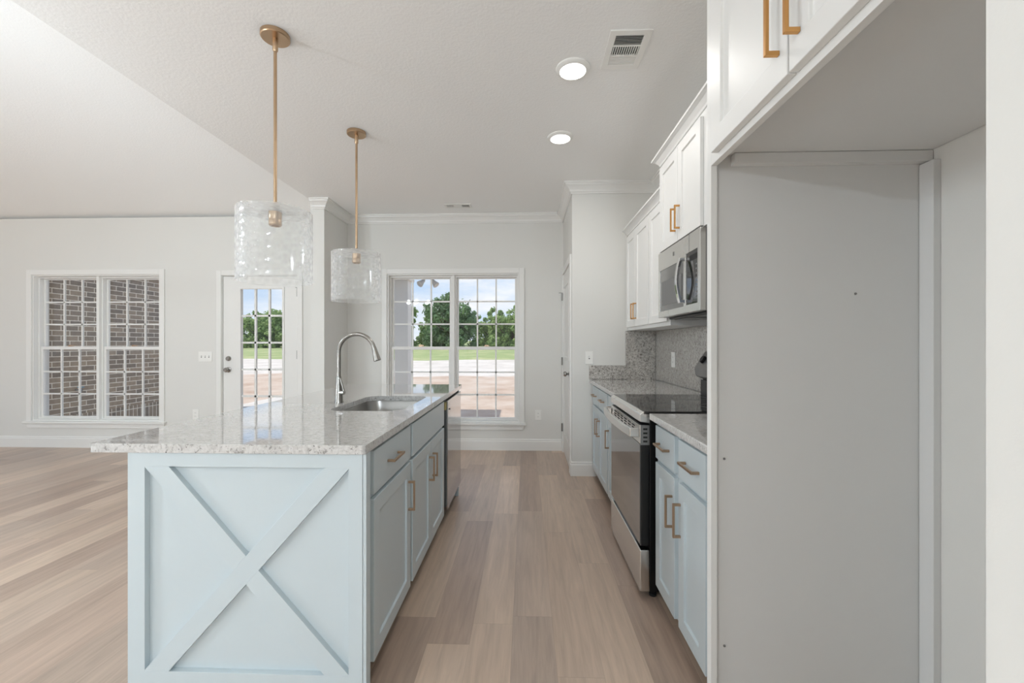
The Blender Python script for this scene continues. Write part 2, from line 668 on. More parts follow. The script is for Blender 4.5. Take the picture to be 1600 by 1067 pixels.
struct(box('floor', M_floor, (XL - 0.2, WR + 0.2, REAR - 0.1, YB + 0.1, -0.12, 0.0)), 'wide brown plank floor')

# flat kitchen ceiling and the sloped living-room ceiling
struct(box('ceiling', M_ceil, (XW0, WR + 0.2, REAR, YB + 0.15, CZ, CZ + 0.15)), 'flat textured white ceiling over the kitchen')
mb = MB()
RY = 0.2
RZ = CZ + (YL - RY) * VS
mb.prism([(YL + 0.15, CZ), (RY, RZ), (REAR, CZ + 0.05), (REAR, CZ + 0.2), (RY, RZ + 0.15), (YL + 0.15, CZ + 0.15)],
         lambda a, b, d: (d, a, b), XL - 0.2, XW0)
struct(mb.build('ceiling_vault', M_ceil), 'sloped white ceiling rising over the living room')
mb = MB()
mb.prism([(YW, CZ + 0.02), (REAR, CZ + 0.02), (REAR, CZ + 0.1), (RY, RZ + 0.05), (YL, CZ + 0.06)],
         lambda a, b, d: (d, a, b), XW0 + 0.0, XW0 + 0.08)
struct(mb.build('wall_gable', M_wall))

def wall_with_holes(name, x0, x1, y0, y1, z0, z1, holes):
    """a wall along x with rectangular holes [(x0, x1, z0, z1)], one mesh"""
    xs = sorted({x0, x1, *[h[0] for h in holes], *[h[1] for h in holes]})
    zs = sorted({z0, z1, *[h[2] for h in holes], *[h[3] for h in holes]})
    mb = MB()
    bm = mb.bm
    V = {}
    def vert(x, y, z):
        k = (round(x, 5), round(y, 5), round(z, 5))
        if k not in V:
            V[k] = bm.verts.new(k)
        return V[k]
    def solid(i, k):
        if i < 0 or k < 0 or i >= len(xs) - 1 or k >= len(zs) - 1:
            return False
        cx, cz = (xs[i] + xs[i + 1]) / 2, (zs[k] + zs[k + 1]) / 2
        return not any(h[0] < cx < h[1] and h[2] < cz < h[3] for h in holes)
    for i in range(len(xs) - 1):
        for k in range(len(zs) - 1):
            if not solid(i, k):
                continue
            a, b, c, d = xs[i], xs[i + 1], zs[k], zs[k + 1]
            bm.faces.new([vert(a, y0, c), vert(b, y0, c), vert(b, y0, d), vert(a, y0, d)])
            bm.faces.new([vert(a, y1, c), vert(a, y1, d), vert(b, y1, d), vert(b, y1, c)])
            if not solid(i - 1, k):
                bm.faces.new([vert(a, y0, c), vert(a, y0, d), vert(a, y1, d), vert(a, y1, c)])
            if not solid(i + 1, k):
                bm.faces.new([vert(b, y0, c), vert(b, y1, c), vert(b, y1, d), vert(b, y0, d)])
            if not solid(i, k - 1):
                bm.faces.new([vert(a, y0, c), vert(a, y1, c), vert(b, y1, c), vert(b, y0, c)])
            if not solid(i, k + 1):
                bm.faces.new([vert(a, y0, d), vert(b, y0, d), vert(b, y1, d), vert(a, y1, d)])
    return mb

BW = (-1.647, -0.083, 0.325, 2.075)      # back window opening
LW = (-5.975, -4.385, 0.320, 2.080)      # left window opening
DR = (-3.625, -2.705, 0.0, 2.062)        # patio door opening
struct(wall_with_holes('wall_back', XW1 - 0.02, WR + 0.15, YB, YB + 0.18, 0, CZ, [BW]).build('wall_back', M_wall), 'white wall with the double window at the far end of the kitchen')
struct(wall_with_holes('wall_living', XL, XW0 + 0.02, YL, YL + 0.18, 0, CZ, [LW, DR]).build('wall_living', M_wall), 'white living room wall with a double window and glass door')
struct(box('wall_wing', M_wall, (XW0, XW1, YW, YB + 0.02, 0, CZ)), 'narrow white wing wall between living room and kitchen')
struct(box('wall_pantry', M_wall, (XP, WR + 0.15, YP, YB, 0, CZ)), 'white pantry block at the end of the counter')
struct(box('wall_right', M_wall, (WR, WR + 0.15, REAR, YP, 0, CZ)), 'white wall behind the right-hand cabinets')
struct(box('wall_near', M_wall, (0.380, WR, -0.9, 0.362, 0, CZ)), 'white wall end at the right edge of the picture')

# left and rear walls with wide openings (outside the picture)
mb = wall_with_holes('w', REAR, YL, 0, 0.15, 0, CZ + 0.05, [(-5.0, -0.3, 0.0, 2.7), (0.3, 4.7, 0.0, 2.7)])
for v in mb.bm.verts:
    v.co = Vector((XL - v.co.y, v.co.x, v.co.z))
struct(mb.build('wall_left', M_wall))
mb = MB()
mb.prism([(REAR, CZ), (YL + 0.1, CZ), (RY, RZ + 0.1)], lambda a, b, d: (d, a, b), XL - 0.15, XL)
struct(mb.build('wall_left_gable', M_wall))
struct(wall_with_holes('wall_rear', XL, WR, REAR - 0.15, REAR, 0, CZ + 0.1, [(-2.1, 1.1, 0.0, 2.7)]).build('wall_rear', M_wall))

# baseboards: one profile, swept along straight runs
BPROF = [(0, 0), (0.015, 0), (0.015, 0.105), (0.010, 0.112), (0.010, 0.125), (0.005, 0.134), (0, 0.134)]
def run(name, m, prof, p0, p1, nrm, base_z=0.0, miter0=0.0, miter1=0.0, flip=False):
    """extrude prof (out, up) from p0 to p1 along a wall whose outward normal is nrm; miter lengthens with the offset"""
    p0, p1, nrm = Vector((*p0, 0)), Vector((*p1, 0)), Vector((*nrm, 0))
    d = (p1 - p0).normalized()
    mb = MB()
    A, B = [], []
    for o, u in prof:
        a = p0 + nrm * o - d * (miter0 * o)
        b = p1 + nrm * o + d * (miter1 * o)
        A.append(mb.bm.verts.new((a.x, a.y, base_z + u)))
        B.append(mb.bm.verts.new((b.x, b.y, base_z + u)))
    n = len(prof)
    mb.bm.faces.new(A[::-1]); mb.bm.faces.new(B)
    for i in range(n):
        j = (i + 1) % n
        mb.bm.faces.new([A[i], A[j], B[j], B[i]])
    return struct(mb.build(name, m))
run('baseboard_back', M_trim, BPROF, (XW1, YB), (XP, YB), (0, -1))
run('baseboard_living', M_trim, BPROF, (XL, YL), (DR[0] - 0.075, YL), (0, -1))
run('baseboard_living.001', M_trim, BPROF, (DR[1] + 0.075, YL), (XW0, YL), (0, -1))
run('baseboard_wing', M_trim, BPROF, (XW1, YW), (XW1, YB), (1, 0), miter0=1)
run('baseboard_wing.001', M_trim, BPROF, (XW0, YW), (XW1, YW), (0, -1), miter1=1)
run('baseboard_pantry', M_trim, BPROF, (XP, YP), (0.66, YP), (0, -1), miter0=1)
run('baseboard_pantry.001', M_trim, BPROF, (XP, YP), (XP, YP + 0.03), (-1, 0), miter0=1)

# crown moulding
CPROF = [(0, 0), (0.012, 0), (0.012, 0.012), (0.022, 0.020), (0.026, 0.034), (0.050, 0.060), (0.066, 0.070), (0.070, 0.082), (0.080, 0.084), (0.080, 0.098), (0, 0.098)]
cz0 = CZ - 0.098
run('trim_1', M_trim, CPROF, (XW1, YB), (XP, YB), (0, -1), cz0)
run('trim_2', M_trim, CPROF, (XW1, YW), (XW1, YB), (1, 0), cz0, miter0=1)
run('trim_3', M_trim, CPROF, (XW0 + 0.02, YW), (XW1, YW), (0, -1), cz0, miter1=1)
run('trim_4', M_trim, CPROF, (XP, YP), (XP, YB), (-1, 0), cz0, miter0=1)
run('trim_5', M_trim, CPROF, (XP, YP), (WR, YP), (0, -1), cz0, miter0=1)
run('trim_6', M_trim, CPROF, (WR, 2.9), (WR, YP), (-1, 0), cz0)

# ------------------------------------------------------------------ windows
def grid_frame(mb, x0, x1, z0, z1, y0, y1, st, rb, rt):
    """a sash: border of stile st, bottom rail rb, top rail rt"""
    xs = [x0, x0 + st, x1 - st, x1]
    zs = [z0, z0 + rb, z1 - rt, z1]
    t = wall_with_holes('t', x0, x1, y0, y1, z0, z1, [(xs[1], xs[2], zs[1], zs[2])])
    me = bpy.data.meshes.new('t')
    t.bm.to_mesh(me); t.bm.free()
    mb.bm.from_mesh(me)
    bpy.data.meshes.remove(me)
def bars(mb, xs, zs, x0, x1, z0, z1, y0, y1, wd):
    for x in xs:
        mb.box(x - wd / 2, x + wd / 2, y0, y1, z0, z1)
    for z in zs:
        mb.box(x0, x1, y0, y1, z - wd / 2, z + wd / 2)

def window(name, op, yw, label):
    x0, x1, z0, z1 = op
    r = struct(empty(name, ((x0 + x1) / 2, yw, z0)), label)
    r['category'] = 'window'
    # drywall return lined with white jamb
    mb = wall_with_holes('j', x0, x1, yw, yw + 0.13, z0, z1, [(x0 + 0.014, x1 - 0.014, z0 + 0.014, z1 - 0.014)])
    mb.build('jamb', M_trim, r)
    # casing round three sides
    cw = 0.062
    mb = MB()
    mb.box(x0 - cw, x0, yw - 0.018, yw, z0 - 0.01, z1 + cw)
    mb.box(x1, x1 + cw, yw - 0.018, yw, z0 - 0.01, z1 + cw)
    mb.box(x0, x1, yw - 0.018, yw, z1, z1 + cw)
    mb.build('casing', M_trim, r, 0.004)
    box('stool', M_trim, (x0 - cw - 0.022, x1 + cw + 0.022, yw - 0.045, yw + 0.02, z0 - 0.028, z0 - 0.004), r, 0.004)
    mb = MB()
    mb.prism([(x0 - cw, z0 - 0.028), (x1 + cw, z0 - 0.028), (x1 + cw - 0.012, z0 - 0.085), (x0 - cw + 0.012, z0 - 0.085)], lambda a, b, d: (a, d, b), yw - 0.017, yw)
    mb.build('apron', M_trim, r, 0.003)
    xm = (x0 + x1) / 2
    # the vinyl frames of the two units, with the mullion between
    f = 0.030
    for k, (a, b) in enumerate(((x0 + 0.014, xm - 0.018), (xm + 0.018, x1 - 0.014))):
        mb = MB()
        grid_frame(mb, a, b, z0 + 0.014, z1 - 0.014, yw + 0.05, yw + 0.13, f * 0.55, 0.012, 0.02)
        mb.build('window_frame', M_trim, r, 0.002)
        zm = z0 + (z1 - z0) * 0.4985
        ia, ib = a + f * 0.55, b - f * 0.55
        # upper sash (set back), lower sash (towards the room)
        for (sz0, sz1, yy, rb, rt, st) in ((zm - 0.02, z1 - 0.034, yw + 0.098, 0.038, 0.012, 0.020), (z0 + 0.026, zm + 0.018, yw + 0.066, 0.020, 0.036, 0.024)):
            mb = MB()
            grid_frame(mb, ia, ib, sz0, sz1, yy, yy + 0.026, st, rb, rt)
            s = mb.build('sash', M_trim, r, 0.002)
            gx0, gx1, gz0, gz1 = ia + st, ib - st, sz0 + rb, sz1 - rt
            box('pane', M_pane, (gx0 - 0.004, gx1 + 0.004, yy + 0.011, yy + 0.015, gz0 - 0.004, gz1 + 0.004), s)
            mb = MB()
            for side in (0.004, 0.0155):
                bars(mb, [gx0 + (gx1 - gx0) * i / 3 for i in (1, 2)], [gz0 + (gz1 - gz0) * i / 3 for i in (1, 2)], gx0, gx1, gz0, gz1, yy + side, yy + side + 0.0065, 0.017)
            mb.build('muntins', M_trim, s)
        mb = MB()
        mb.box((a + b) / 2 - 0.03, (a + b) / 2 + 0.03, yw + 0.07, yw + 0.09, zm + 0.018, zm + 0.024)
        mb.prism([(-0.025, 0), (0.03, 0.004), (0.03, 0.012), (-0.01, 0.016), (-0.025, 0.012)], lambda p, q, d: ((a + b) / 2 + p, d, zm + 0.024 + q), yw + 0.072, yw + 0.088)
        mb.build('latch', M_bronze, r)
    box('mullion', M_trim, (xm - 0.018, xm + 0.018, yw + 0.02, yw + 0.13, z0 + 0.014, z1 - 0.014), r, 0.003)
    return r
window('window_1', LW, YL, 'white double-hung double window looking onto the brick wall')
window('window_2', BW, YB, 'white double-hung double window at the end of the kitchen, looking onto the yard')

# ------------------------------------------------------------------ patio door
def door_glass():
    x0, x1, z0, z1 = DR
    r = struct(empty('door_1', ((x0 + x1) / 2, YL, 0)), 'white glass-panelled patio door to the left of the wing wall')
    r['category'] = 'door'
    cw = 0.062
    mb = MB()
    mb.box(x0 - cw, x0, YL - 0.018, YL, 0, z1 + cw)
    mb.box(x1, x1 + cw, YL - 0.018, YL, 0, z1 + cw)
    mb.box(x0, x1, YL - 0.018, YL, z1, z1 + cw)
    mb.build('casing', M_trim, r, 0.004)
    mb = MB()
    mb.box(x0, x0 + 0.004, YL, YL + 0.15, 0.0, z1)
    mb.box(x1 - 0.004, x1, YL, YL + 0.15, 0.0, z1)
    mb.box(x0 + 0.004, x1 - 0.004, YL, YL + 0.15, z1 - 0.006, z1)
    mb.build('jamb', M_trim, r)
    g = (-3.405, -2.893, 0.30, 1.905)
    a, b = x0 + 0.008, x1 - 0.008
    slab = wall_with_holes('s', a, b, YL + 0.012, YL + 0.056, 0.012, z1 - 0.009, [g]).build('slab', M_trim, r)
    fr = MB()
    grid_frame(fr, g[0] - 0.022, g[1] + 0.022, g[2] - 0.022, g[3] + 0.022, YL + 0.002, YL + 0.011, 0.026, 0.026, 0.026)
    fr.build('lite_frame', M_trim, r, 0.003)
    p = box('pane', M_pane, (g[0], g[1], YL + 0.033, YL + 0.037, g[2], g[3]), r)
    mb = MB()
    for yy in (YL + 0.024, YL + 0.038):
        bars(mb, [g[0] + (g[1] - g[0]) * i / 3 for i in (1, 2)], [g[2] + (g[3] - g[2]) * i / 5 for i in range(1, 5)], g[0], g[1], g[2], g[3], yy, yy + 0.008, 0.022)
    mb.build('muntins', M_trim, p)
    for z in (1.86, 1.12, 0.30):
        mb = MB()
        mb.lathe([(0, -0.05), (0.008, -0.05), (0.008, 0.05), (0, 0.05)], (x1 - 0.003, YL - 0.004, z), 12)
        if z > 1.8:
            mb.box(x1 - 0.022, x1 + 0.028, YL - 0.014, YL - 0.006, z + 0.05, z + 0.058)
        mb.build('hinge', M_hinge, r)
    xk = x0 + 0.075
    MB().lathe([(0, -0.026), (0.02, -0.026), (0.026, -0.02), (0.030, -0.008), (0.030, 0.0), (0, 0.0)], (xk, YL + 0.011, 1.073), 24, 'y').build('deadbolt', M_nickel, r, smooth=True)
    MB().lathe([(0, -0.066), (0.018, -0.065), (0.027, -0.055), (0.027, -0.044), (0.014, -0.032), (0.012, -0.014), (0.030, -0.008), (0.031, 0.0), (0, 0.0)], (xk, YL + 0.011, 0.94), 24, 'y').build('knob', M_nickel, r, smooth=True)
door_glass()

# ------------------------------------------------------------------ pantry door in the side of the pantry block
def door_pantry():
    r = struct(empty('door_2', (XP, 4.5, 0)), 'white pantry door seen edge-on beside the far window')
    r['category'] = 'door'
    y0, y1 = 4.13, 4.87
    mb = MB()
    mb.box(XP - 0.018, XP, y0 - 0.075, y0 - 0.005, 0, 2.11)
    mb.box(XP - 0.018, XP, y1 + 0.005, y1 + 0.075, 0, 2.11)
    mb.box(XP - 0.018, XP, y0 - 0.005, y1 + 0.005, 2.04, 2.11)
    mb.build('casing', M_trim, r, 0.004)
    bm = MB()
    # two-panel slab: face with two recessed panels
    def P(a, b, d):
        return (XP - 0.010 + d, a, b)
    bm.box(XP - 0.004, XP - 0.0005, y0, y1, 0.012, 2.035)
    slab = bm.build('slab', M_trim, r)
    for z0, z1 in ((0.22, 0.93), (1.08, 1.90)):
        m2 = MB()
        grid = 0.03
        t = wall_with_holes('p', y0 + 0.11, y1 - 0.11, 0, 0.006, z0, z1, [(y0 + 0.11 + grid, y1 - 0.11 - grid, z0 + grid, z1 - grid)])
        for v in t.bm.verts:
            v.co = Vector((XP - 0.010 + v.co.y, v.co.x, v.co.z))
        t.build('panel_moulding', M_trim, r, 0.002)
    for z in (1.79, 1.05, 0.29):
        mb = MB()
        mb.lathe([(0, -0.045), (0.009, -0.045), (0.009, 0.045), (0, 0.045)], (XP - 0.022, y1 + 0.004, z), 12)
        if z > 1.5:
            mb.box(XP - 0.06, XP - 0.02, y1 + 0.0, y1 + 0.008, z + 0.04, z + 0.048)
        mb.build('hinge', M_hinge, r)
    MB().lathe([(0, -0.060), (0.018, -0.059), (0.026, -0.05), (0.026, -0.038), (0.012, -0.028), (0.011, -0.012), (0.028, -0.007), (0.030, 0.0), (0, 0.0)], (XP - 0.004, y0 + 0.07, 0.95), 20, 'x').build('knob', M_nickel, r, smooth=True)
door_pantry()

# ------------------------------------------------------------------ cabinet building blocks
def panel_front(name, m, fn, a0, a1, b0, b1, th, rail=0.058, rec=0.009, parent=None, flat=False):
    """a shaker (or flat) front: fn(a, b, n) maps along/up/out; one closed mesh"""
    mb = MB()
    bm = mb.bm
    if flat:
        o = [bm.verts.new(fn(a, b, n)) for n in (0, th) for a, b in ((a0, b0), (a1, b0), (a1, b1), (a0, b1))]
        for f in ((0, 1, 2, 3), (4, 5, 6, 7), (0, 1, 5, 4), (1, 2, 6, 5), (2, 3, 7, 6), (3, 0, 4, 7)):
            bm.faces.new([o[i] for i in f])
        return mb.build(name, m, parent, 0.0025)
    def loop(i, n):
        return [bm.verts.new(fn(a, b, n)) for a, b in ((a0 + i, b0 + i), (a1 - i, b0 + i), (a1 - i, b1 - i), (a0 + i, b1 - i))]
    R = [loop(0, 0), loop(0, th), loop(rail, th), loop(rail + 0.002, th - rec)]
    for A, B in zip(R[:-1], R[1:]):
        for i in range(4):
            j = (i + 1) % 4
            bm.faces.new([A[i], A[j], B[j], B[i]])
    bm.faces.new(R[0]); bm.faces.new(R[-1])
    return mb.build(name, m, parent, 0.002)

def pull(fn, a, b, vertical, m, parent, ln=0.136, off=0.031, wd=0.010, name='handle'):
    """square bar pull centred on (a, b); its two posts touch the front at n = 0"""
    h = ln / 2
    t = wd
    prof = [(-h, 0), (-h, off), (h, off), (h, 0), (h - t, 0), (h - t, off - t * 0.8), (-h + t, off - t * 0.8), (-h + t, 0)]
    mb = MB()
    if vertical:
        mb.prism(prof, lambda s, n, d: fn(a + d, b + s, n), -t / 2, t / 2)
    else:
        mb.prism(prof, lambda s, n, d: fn(a + s, b + d, n), -t / 2, t / 2)
    return mb.build(name, m, parent, 0.0012)

def carcass(name, label, m, side, y0, y1, z0, z1, xf, xb, fronts, group=None, pulls=M_bronze, toe=None, crown=None, cat='cabinet', body_extra=None, thick=0.019):
    """side: -1 faces towards -x, +1 towards +x. fronts: (kind, name, y0, y1, z0, z1, handle or None)"""
    r = thing(name, label, cat, (xf, (y0 + y1) / 2, 0 if toe else z0), group)
    zb = z0 + (toe or 0)
    mb = MB().box(xf, xb, y0, y1, zb, z1)
    if body_extra:
        for e_ in body_extra:
            mb.box(*e_)
    mb.build('body', m, r, 0.001)
    if toe:
        s = 0.075
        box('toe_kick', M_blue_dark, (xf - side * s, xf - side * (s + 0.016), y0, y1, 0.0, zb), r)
    fn = lambda a, b, n: (xf + side * n, a, b)
    fh = lambda a, b, n: (xf + side * (n + thick), a, b)
    for f in fronts:
        kind, nm, a0, a1, b0, b1, hd = f
        d = panel_front(nm, m, fn, a0, a1, b0, b1, thick, parent=r, flat=(kind == 'flat'))
        if hd:
            pull(fh, hd[0], hd[1], hd[2], pulls, d)
    return r

# ------------------------------------------------------------------ island
IX, IB = -0.560, -1.165    # cabinet face plane and back
DT, DB = 0.695, 0.115      # door top, bottom
island_group = None
i1 = carcass('base_cabinet', 'light blue island cabinet with one drawer and one door next to the X end panel', M_blue, 1, 1.425, 1.985, 0, 0.882, IX, IB,
        [('flat', 'drawer', 1.488, 1.962, 0.712, 0.868, (1.70, 0.793, False)),
         ('shaker', 'door', 1.488, 1.962, DB, DT, (1.925, 0.552, True))], toe=0.105)
# sink cabinet: the body is open above for the bowl
r = thing('sink_base_cabinet', 'light blue island cabinet with two doors under the sink', 'cabinet', (IX, 2.39, 0))
sb = MB()
sb.box(IX, IX - 0.02, 1.986, 2.795, 0.105, 0.882)
sb.box(IX - 0.02, IB, 1.986, 2.004, 0.105, 0.882)
sb.box(IX - 0.02, IB, 2.777, 2.795, 0.105, 0.882)
sb.box(IX - 0.02, IB, 2.004, 2.777, 0.105, 0.123)
sb.box(IB + 0.018, IB, 2.004, 2.777, 0.123, 0.882)
sb.build('body', M_blue, r)
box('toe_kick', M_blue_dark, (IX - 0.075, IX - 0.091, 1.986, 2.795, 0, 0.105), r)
fi = lambda a, b, n: (IX + n, a, b)
fih = lambda a, b, n: (IX + 0.019 + n, a, b)
panel_front('false_drawer_front', M_blue, fi, 2.0, 2.775, 0.712, 0.868, 0.019, parent=r, flat=True)
d = panel_front('door', M_blue, fi, 2.0, 2.384, DB, DT, 0.019, parent=r)
pull(fih, 2.345, 0.552, True, M_bronze, d)
d = panel_front('door', M_blue, fi, 2.390, 2.775, DB, DT, 0.019, parent=r)
pull(fih, 2.430, 0.552, True, M_bronze, d)

# X-braced end panel facing the camera
EY = 1.385
r = thing('island_end_panel', 'light blue X-braced panel closing the near end of the island', 'panel', (-0.94, EY, 0))
ex0, ex1, ez1 = -1.349, -0.531, 0.883
box('backing', M_blue, (ex0, ex1, EY + 0.020, EY + 0.0385, 0, ez1), r)
fx0, fx1 = -1.288, -0.590
iz0, iz1 = 0.145, 0.836
fr = wall_with_holes('f', ex0 + 0.010, ex1 - 0.048 + 0.036, EY, EY + 0.020, 0, ez1, [(fx0, fx1, iz0, iz1)])
fr.build('frame', M_blue, r, 0.0008)
def brace(pts):
    mb = MB()
    mb.prism([(fx0 + u * (fx1 - fx0), iz0 + v * (iz1 - iz0)) for u, v in pts], lambda a, b, d: (a, d, b), EY + 0.0005, EY + 0.020)
    return mb.build('brace', M_blue, r, 0.0006)
q = 0.118
brace([(0, 0), (q, 0), (1, 1 - 0.005), (1, 1), (1 - q, 1), (0, 0.005)])
def mid(side):
    # half of the other diagonal, cut where it meets the first
    if side:
        return [(0, 1), (q, 1), (0.5 + q / 2, 0.5 + 0.0), (0.5, 0.5 - 0.0), (0.5 - q / 2, 0.5), (0, 0.995)]
    return None
# the TL-BR diagonal in two pieces either side of the first brace
def lerp(p, q_, t):
    return (p[0] + (q_[0] - p[0]) * t, p[1] + (q_[1] - p[1]) * t)
def isect(p, q_, r_, s_):
    d1 = (q_[0] - p[0], q_[1] - p[1]); d2 = (s_[0] - r_[0], s_[1] - r_[1])
    den = d1[0] * d2[1] - d1[1] * d2[0]
    t = ((r_[0] - p[0]) * d2[1] - (r_[1] - p[1]) * d2[0]) / den
    return (p[0] + d1[0] * t, p[1] + d1[1] * t)
up_a, up_b = (q, 1), (1, 0.005)        # upper edge of TL-BR
lo_a, lo_b = (0, 0.995), (1 - q, 0)    # lower edge
b1a, b1b = (0, 0.005), (1 - q, 1)      # upper-left edge of BL-TR
b2a, b2b = (q, 0), (1, 0.995)          # lower-right edge
brace([(0, 1), (q, 1), isect(up_a, up_b, b1a, b1b), isect(lo_a, lo_b, b1a, b1b), (0, 0.995)])
brace([isect(up_a, up_b, b2a, b2b), (1, 0.005), (1, 0), (1 - q, 0), isect(lo_a, lo_b, b2a, b2b)])
box('edge_strip', M_blue, (ex0, ex0 + 0.009, EY + 0.002, EY + 0.020, 0, ez1), r)
box('edge_strip', M_blue, (ex1 - 0.011, ex1, EY + 0.002, EY + 0.020, 0, ez1), r)

tag(box('island_back_panel', M_blue, (-1.345, -1.170, 1.425, 3.46, 0, 0.882)), 'light blue back of the island facing the living room', 'panel')
tag(box('island_far_panel', M_blue, (-1.165, -0.555, 3.452, 3.470, 0, 0.882)), 'narrow light blue panel beyond the dishwasher at the island far end', 'panel')

# dishwasher
r = thing('dishwasher', 'stainless steel dishwasher at the far end of the island', 'dishwasher', (-0.56, 3.15, 0))
box('body', M_black, (-0.572, -1.150, 2.850, 3.449, 0.105, 0.876), r)
box('door', mat('polished_steel', lin(190, 190, 190), 0.10, 1.0), (-0.572, -0.535, 2.868, 3.445, 0.115, 0.862), r, 0.004)
box('toe_kick', M_black, (-0.62, -0.636, 2.850, 3.449, 0.0, 0.104), r)
mb = MB()
mb.box(-0.5345, -0.530, 2.93, 2.945, 0.79, 0.80)
mb.build('grey_tab', M_grey, r)  # small grey block on the door front
box('corner_bracket', mat('yellow_foam', lin(206, 192, 132), 0.8), (-0.57, -0.545, 2.846, 2.866, 0.80, 0.85), r)
box('filler_strip', M_slot, (-0.60, -0.575, 2.797, 2.849, 0.105, 0.876), r)

# island counter with the sink cut-out
def rounded(x0, x1, y0, y1, rad, n=8):
    out = []
    for cx, cy, a0 in ((x1 - rad, y0 + rad, -90), (x1 - rad, y1 - rad, 0), (x0 + rad, y1 - rad, 90), (x0 + rad, y0 + rad, 180)):
        for k in range(n + 1):
            a = math.radians(a0 + 90 * k / n)
            out.append((cx + rad * math.cos(a), cy + rad * math.sin(a)))
    return out
SK = (-1.005, -0.625, 2.085, 2.69)
def slab(name, outer, hole, z0, z1, m, bevel=0.004):
    mb = MB()
    bm = mb.bm
    edges = []
    for lp in (outer, hole):
        if not lp:
            continue
        vs = [bm.verts.new((x, y, z1)) for x, y in lp]
        for i in range(len(vs)):
            edges.append(bm.edges.new((vs[i], vs[(i + 1) % len(vs)])))
    bmesh.ops.triangle_fill(bm, use_beauty=True, use_dissolve=False, edges=edges)
    g = bmesh.ops.extrude_face_region(bm, geom=bm.faces[:])
    for v in g['geom']:
        if isinstance(v, bmesh.types.BMVert):
            v.co.z = z0
    return mb.build(name, m, None, bevel)
cx1 = -0.530
outer = rounded(-1.475, cx1, 1.376, 3.478, 0.012, 4)
tag(slab('island_countertop', outer, rounded(*SK, 0.075), 0.884, 0.914, M_granite), 'polished speckled grey granite top on the island', 'countertop')

# undermount sink bowl
r = thing('sink', 'stainless steel undermount sink set in the island counter', 'sink', (-0.815, 2.39, 0.66))
mb = MB()
bm = mb.bm
loops = []
for (g, z, rad) in ((0.020, 0.8838, 0.09), (-0.004, 0.8838, 0.078), (-0.004, 0.882, 0.078), (-0.008, 0.86, 0.08), (-0.022, 0.70, 0.085), (-0.045, 0.674, 0.08), (-0.10, 0.668, 0.07)):
    loops.append([bm.verts.new((x, y, z)) for x, y in rounded(SK[0] - g, SK[1] + g, SK[2] - g, SK[3] + g, rad)])
for A, B in zip(loops[:-1], loops[1:]):
    for i in range(len(A)):
        j = (i + 1) % len(A)
        bm.faces.new([A[i], A[j], B[j], B[i]])
bm.faces.new(loops[-1])
o = mb.build('bowl', mat('brushed_sink_steel', lin(176, 174, 171), 0.3, 1.0, rvar=0.01), r, smooth=True)
MB().lathe([(0, 0.002), (0.03, 0.002), (0.045, 0.006), (0.055, 0.0015), (0.055, 0), (0, 0)], (-0.815, 2.39, 0.669), 28).build('drain', M_chrome, r, smooth=True)

# pull-down faucet
FX, FY, FZ = -1.068, 2.376, 0.914
r = thing('faucet', 'brushed nickel gooseneck pull-down faucet beside the island sink', 'faucet', (FX, FY, FZ))
MB().lathe([(0, 0), (0.0255, 0), (0.0255, 0.004), (0.0235, 0.012), (0.0195, 0.075), (0.0155, 0.130), (0.0140, 0.150), (0, 0.150)], (FX, FY, FZ), 28).build('base', M_nickel, r, smooth=True)
R_ = 0.103
pts = [(FX, FY, FZ + 0.148), (FX, FY, FZ + 0.22)]
zc = FZ + 0.288
for k in range(0, 27):
    a = PI - k * (PI - 0.27) / 26
    pts.append((FX + R_ + R_ * math.cos(a), FY, zc + R_ * math.sin(a)))
end = Vector(pts[-1]); dirn = Vector((math.sin(0.27), 0, -math.cos(0.27)))
MB().tube(pts, 0.0118, 18).build('neck', M_nickel, r, smooth=True)
hp = [end + dirn * t for t in (0.0, 0.006, 0.03, 0.06, 0.076, 0.080)]
MB().tube(hp, [0.0125, 0.0135, 0.0155, 0.019, 0.0205, 0.017], 20).build('spray_head', M_nickel, r, smooth=True)
mb = MB()
mb.tube([(FX + 0.012, FY - 0.006, FZ + 0.058), (FX + 0.036, FY - 0.012, FZ + 0.060)], [0.013, 0.013], 16)
h = mb.build('lever_hub', M_chrome, r, smooth=True)
MB().tube([(FX + 0.034, FY - 0.012, FZ + 0.066), (FX + 0.026, FY - 0.012, FZ + 0.10), (FX + 0.013, FY - 0.012, FZ + 0.142)], [0.0065, 0.006, 0.0045], 12).build('lever', M_nickel, r, smooth=True)

# ------------------------------------------------------------------ right-hand base cabinets
BX, BB = 0.629, 1.228
carcass('base_cabinet', 'light blue two-drawer base cabinet between the stove and the tall fridge panel', M_blue, -1, 1.392, 2.040, 0, 0.882, BX, BB,
        [('flat', 'drawer', 1.762, 2.014, 0.715, 0.868, (1.885, 0.793, False)),
         ('flat', 'drawer', 1.460, 1.716, 0.715, 0.868, (1.575, 0.793, False)),
         ('shaker', 'door', 1.762, 2.014, DB, DT, (1.786, 0.55, True)),
         ('shaker', 'door', 1.460, 1.716, DB, DT, (1.692, 0.55, True))], toe=0.105)
carcass('base_cabinet', 'light blue two-drawer base cabinet beside the pantry wall', M_blue, -1, 3.190, 3.985, 0, 0.882, BX, BB,
        [('flat', 'drawer', 3.575, 3.905, 0.715, 0.868, (3.745, 0.793, False)),
         ('flat', 'drawer', 3.205, 3.566, 0.715, 0.868, (3.385, 0.793, False)),
         ('shaker', 'door', 3.575, 3.905, DB, DT, (3.615, 0.545, True)),
         ('shaker', 'door', 3.205, 3.566, DB, DT, (3.525, 0.545, True))], toe=0.105)
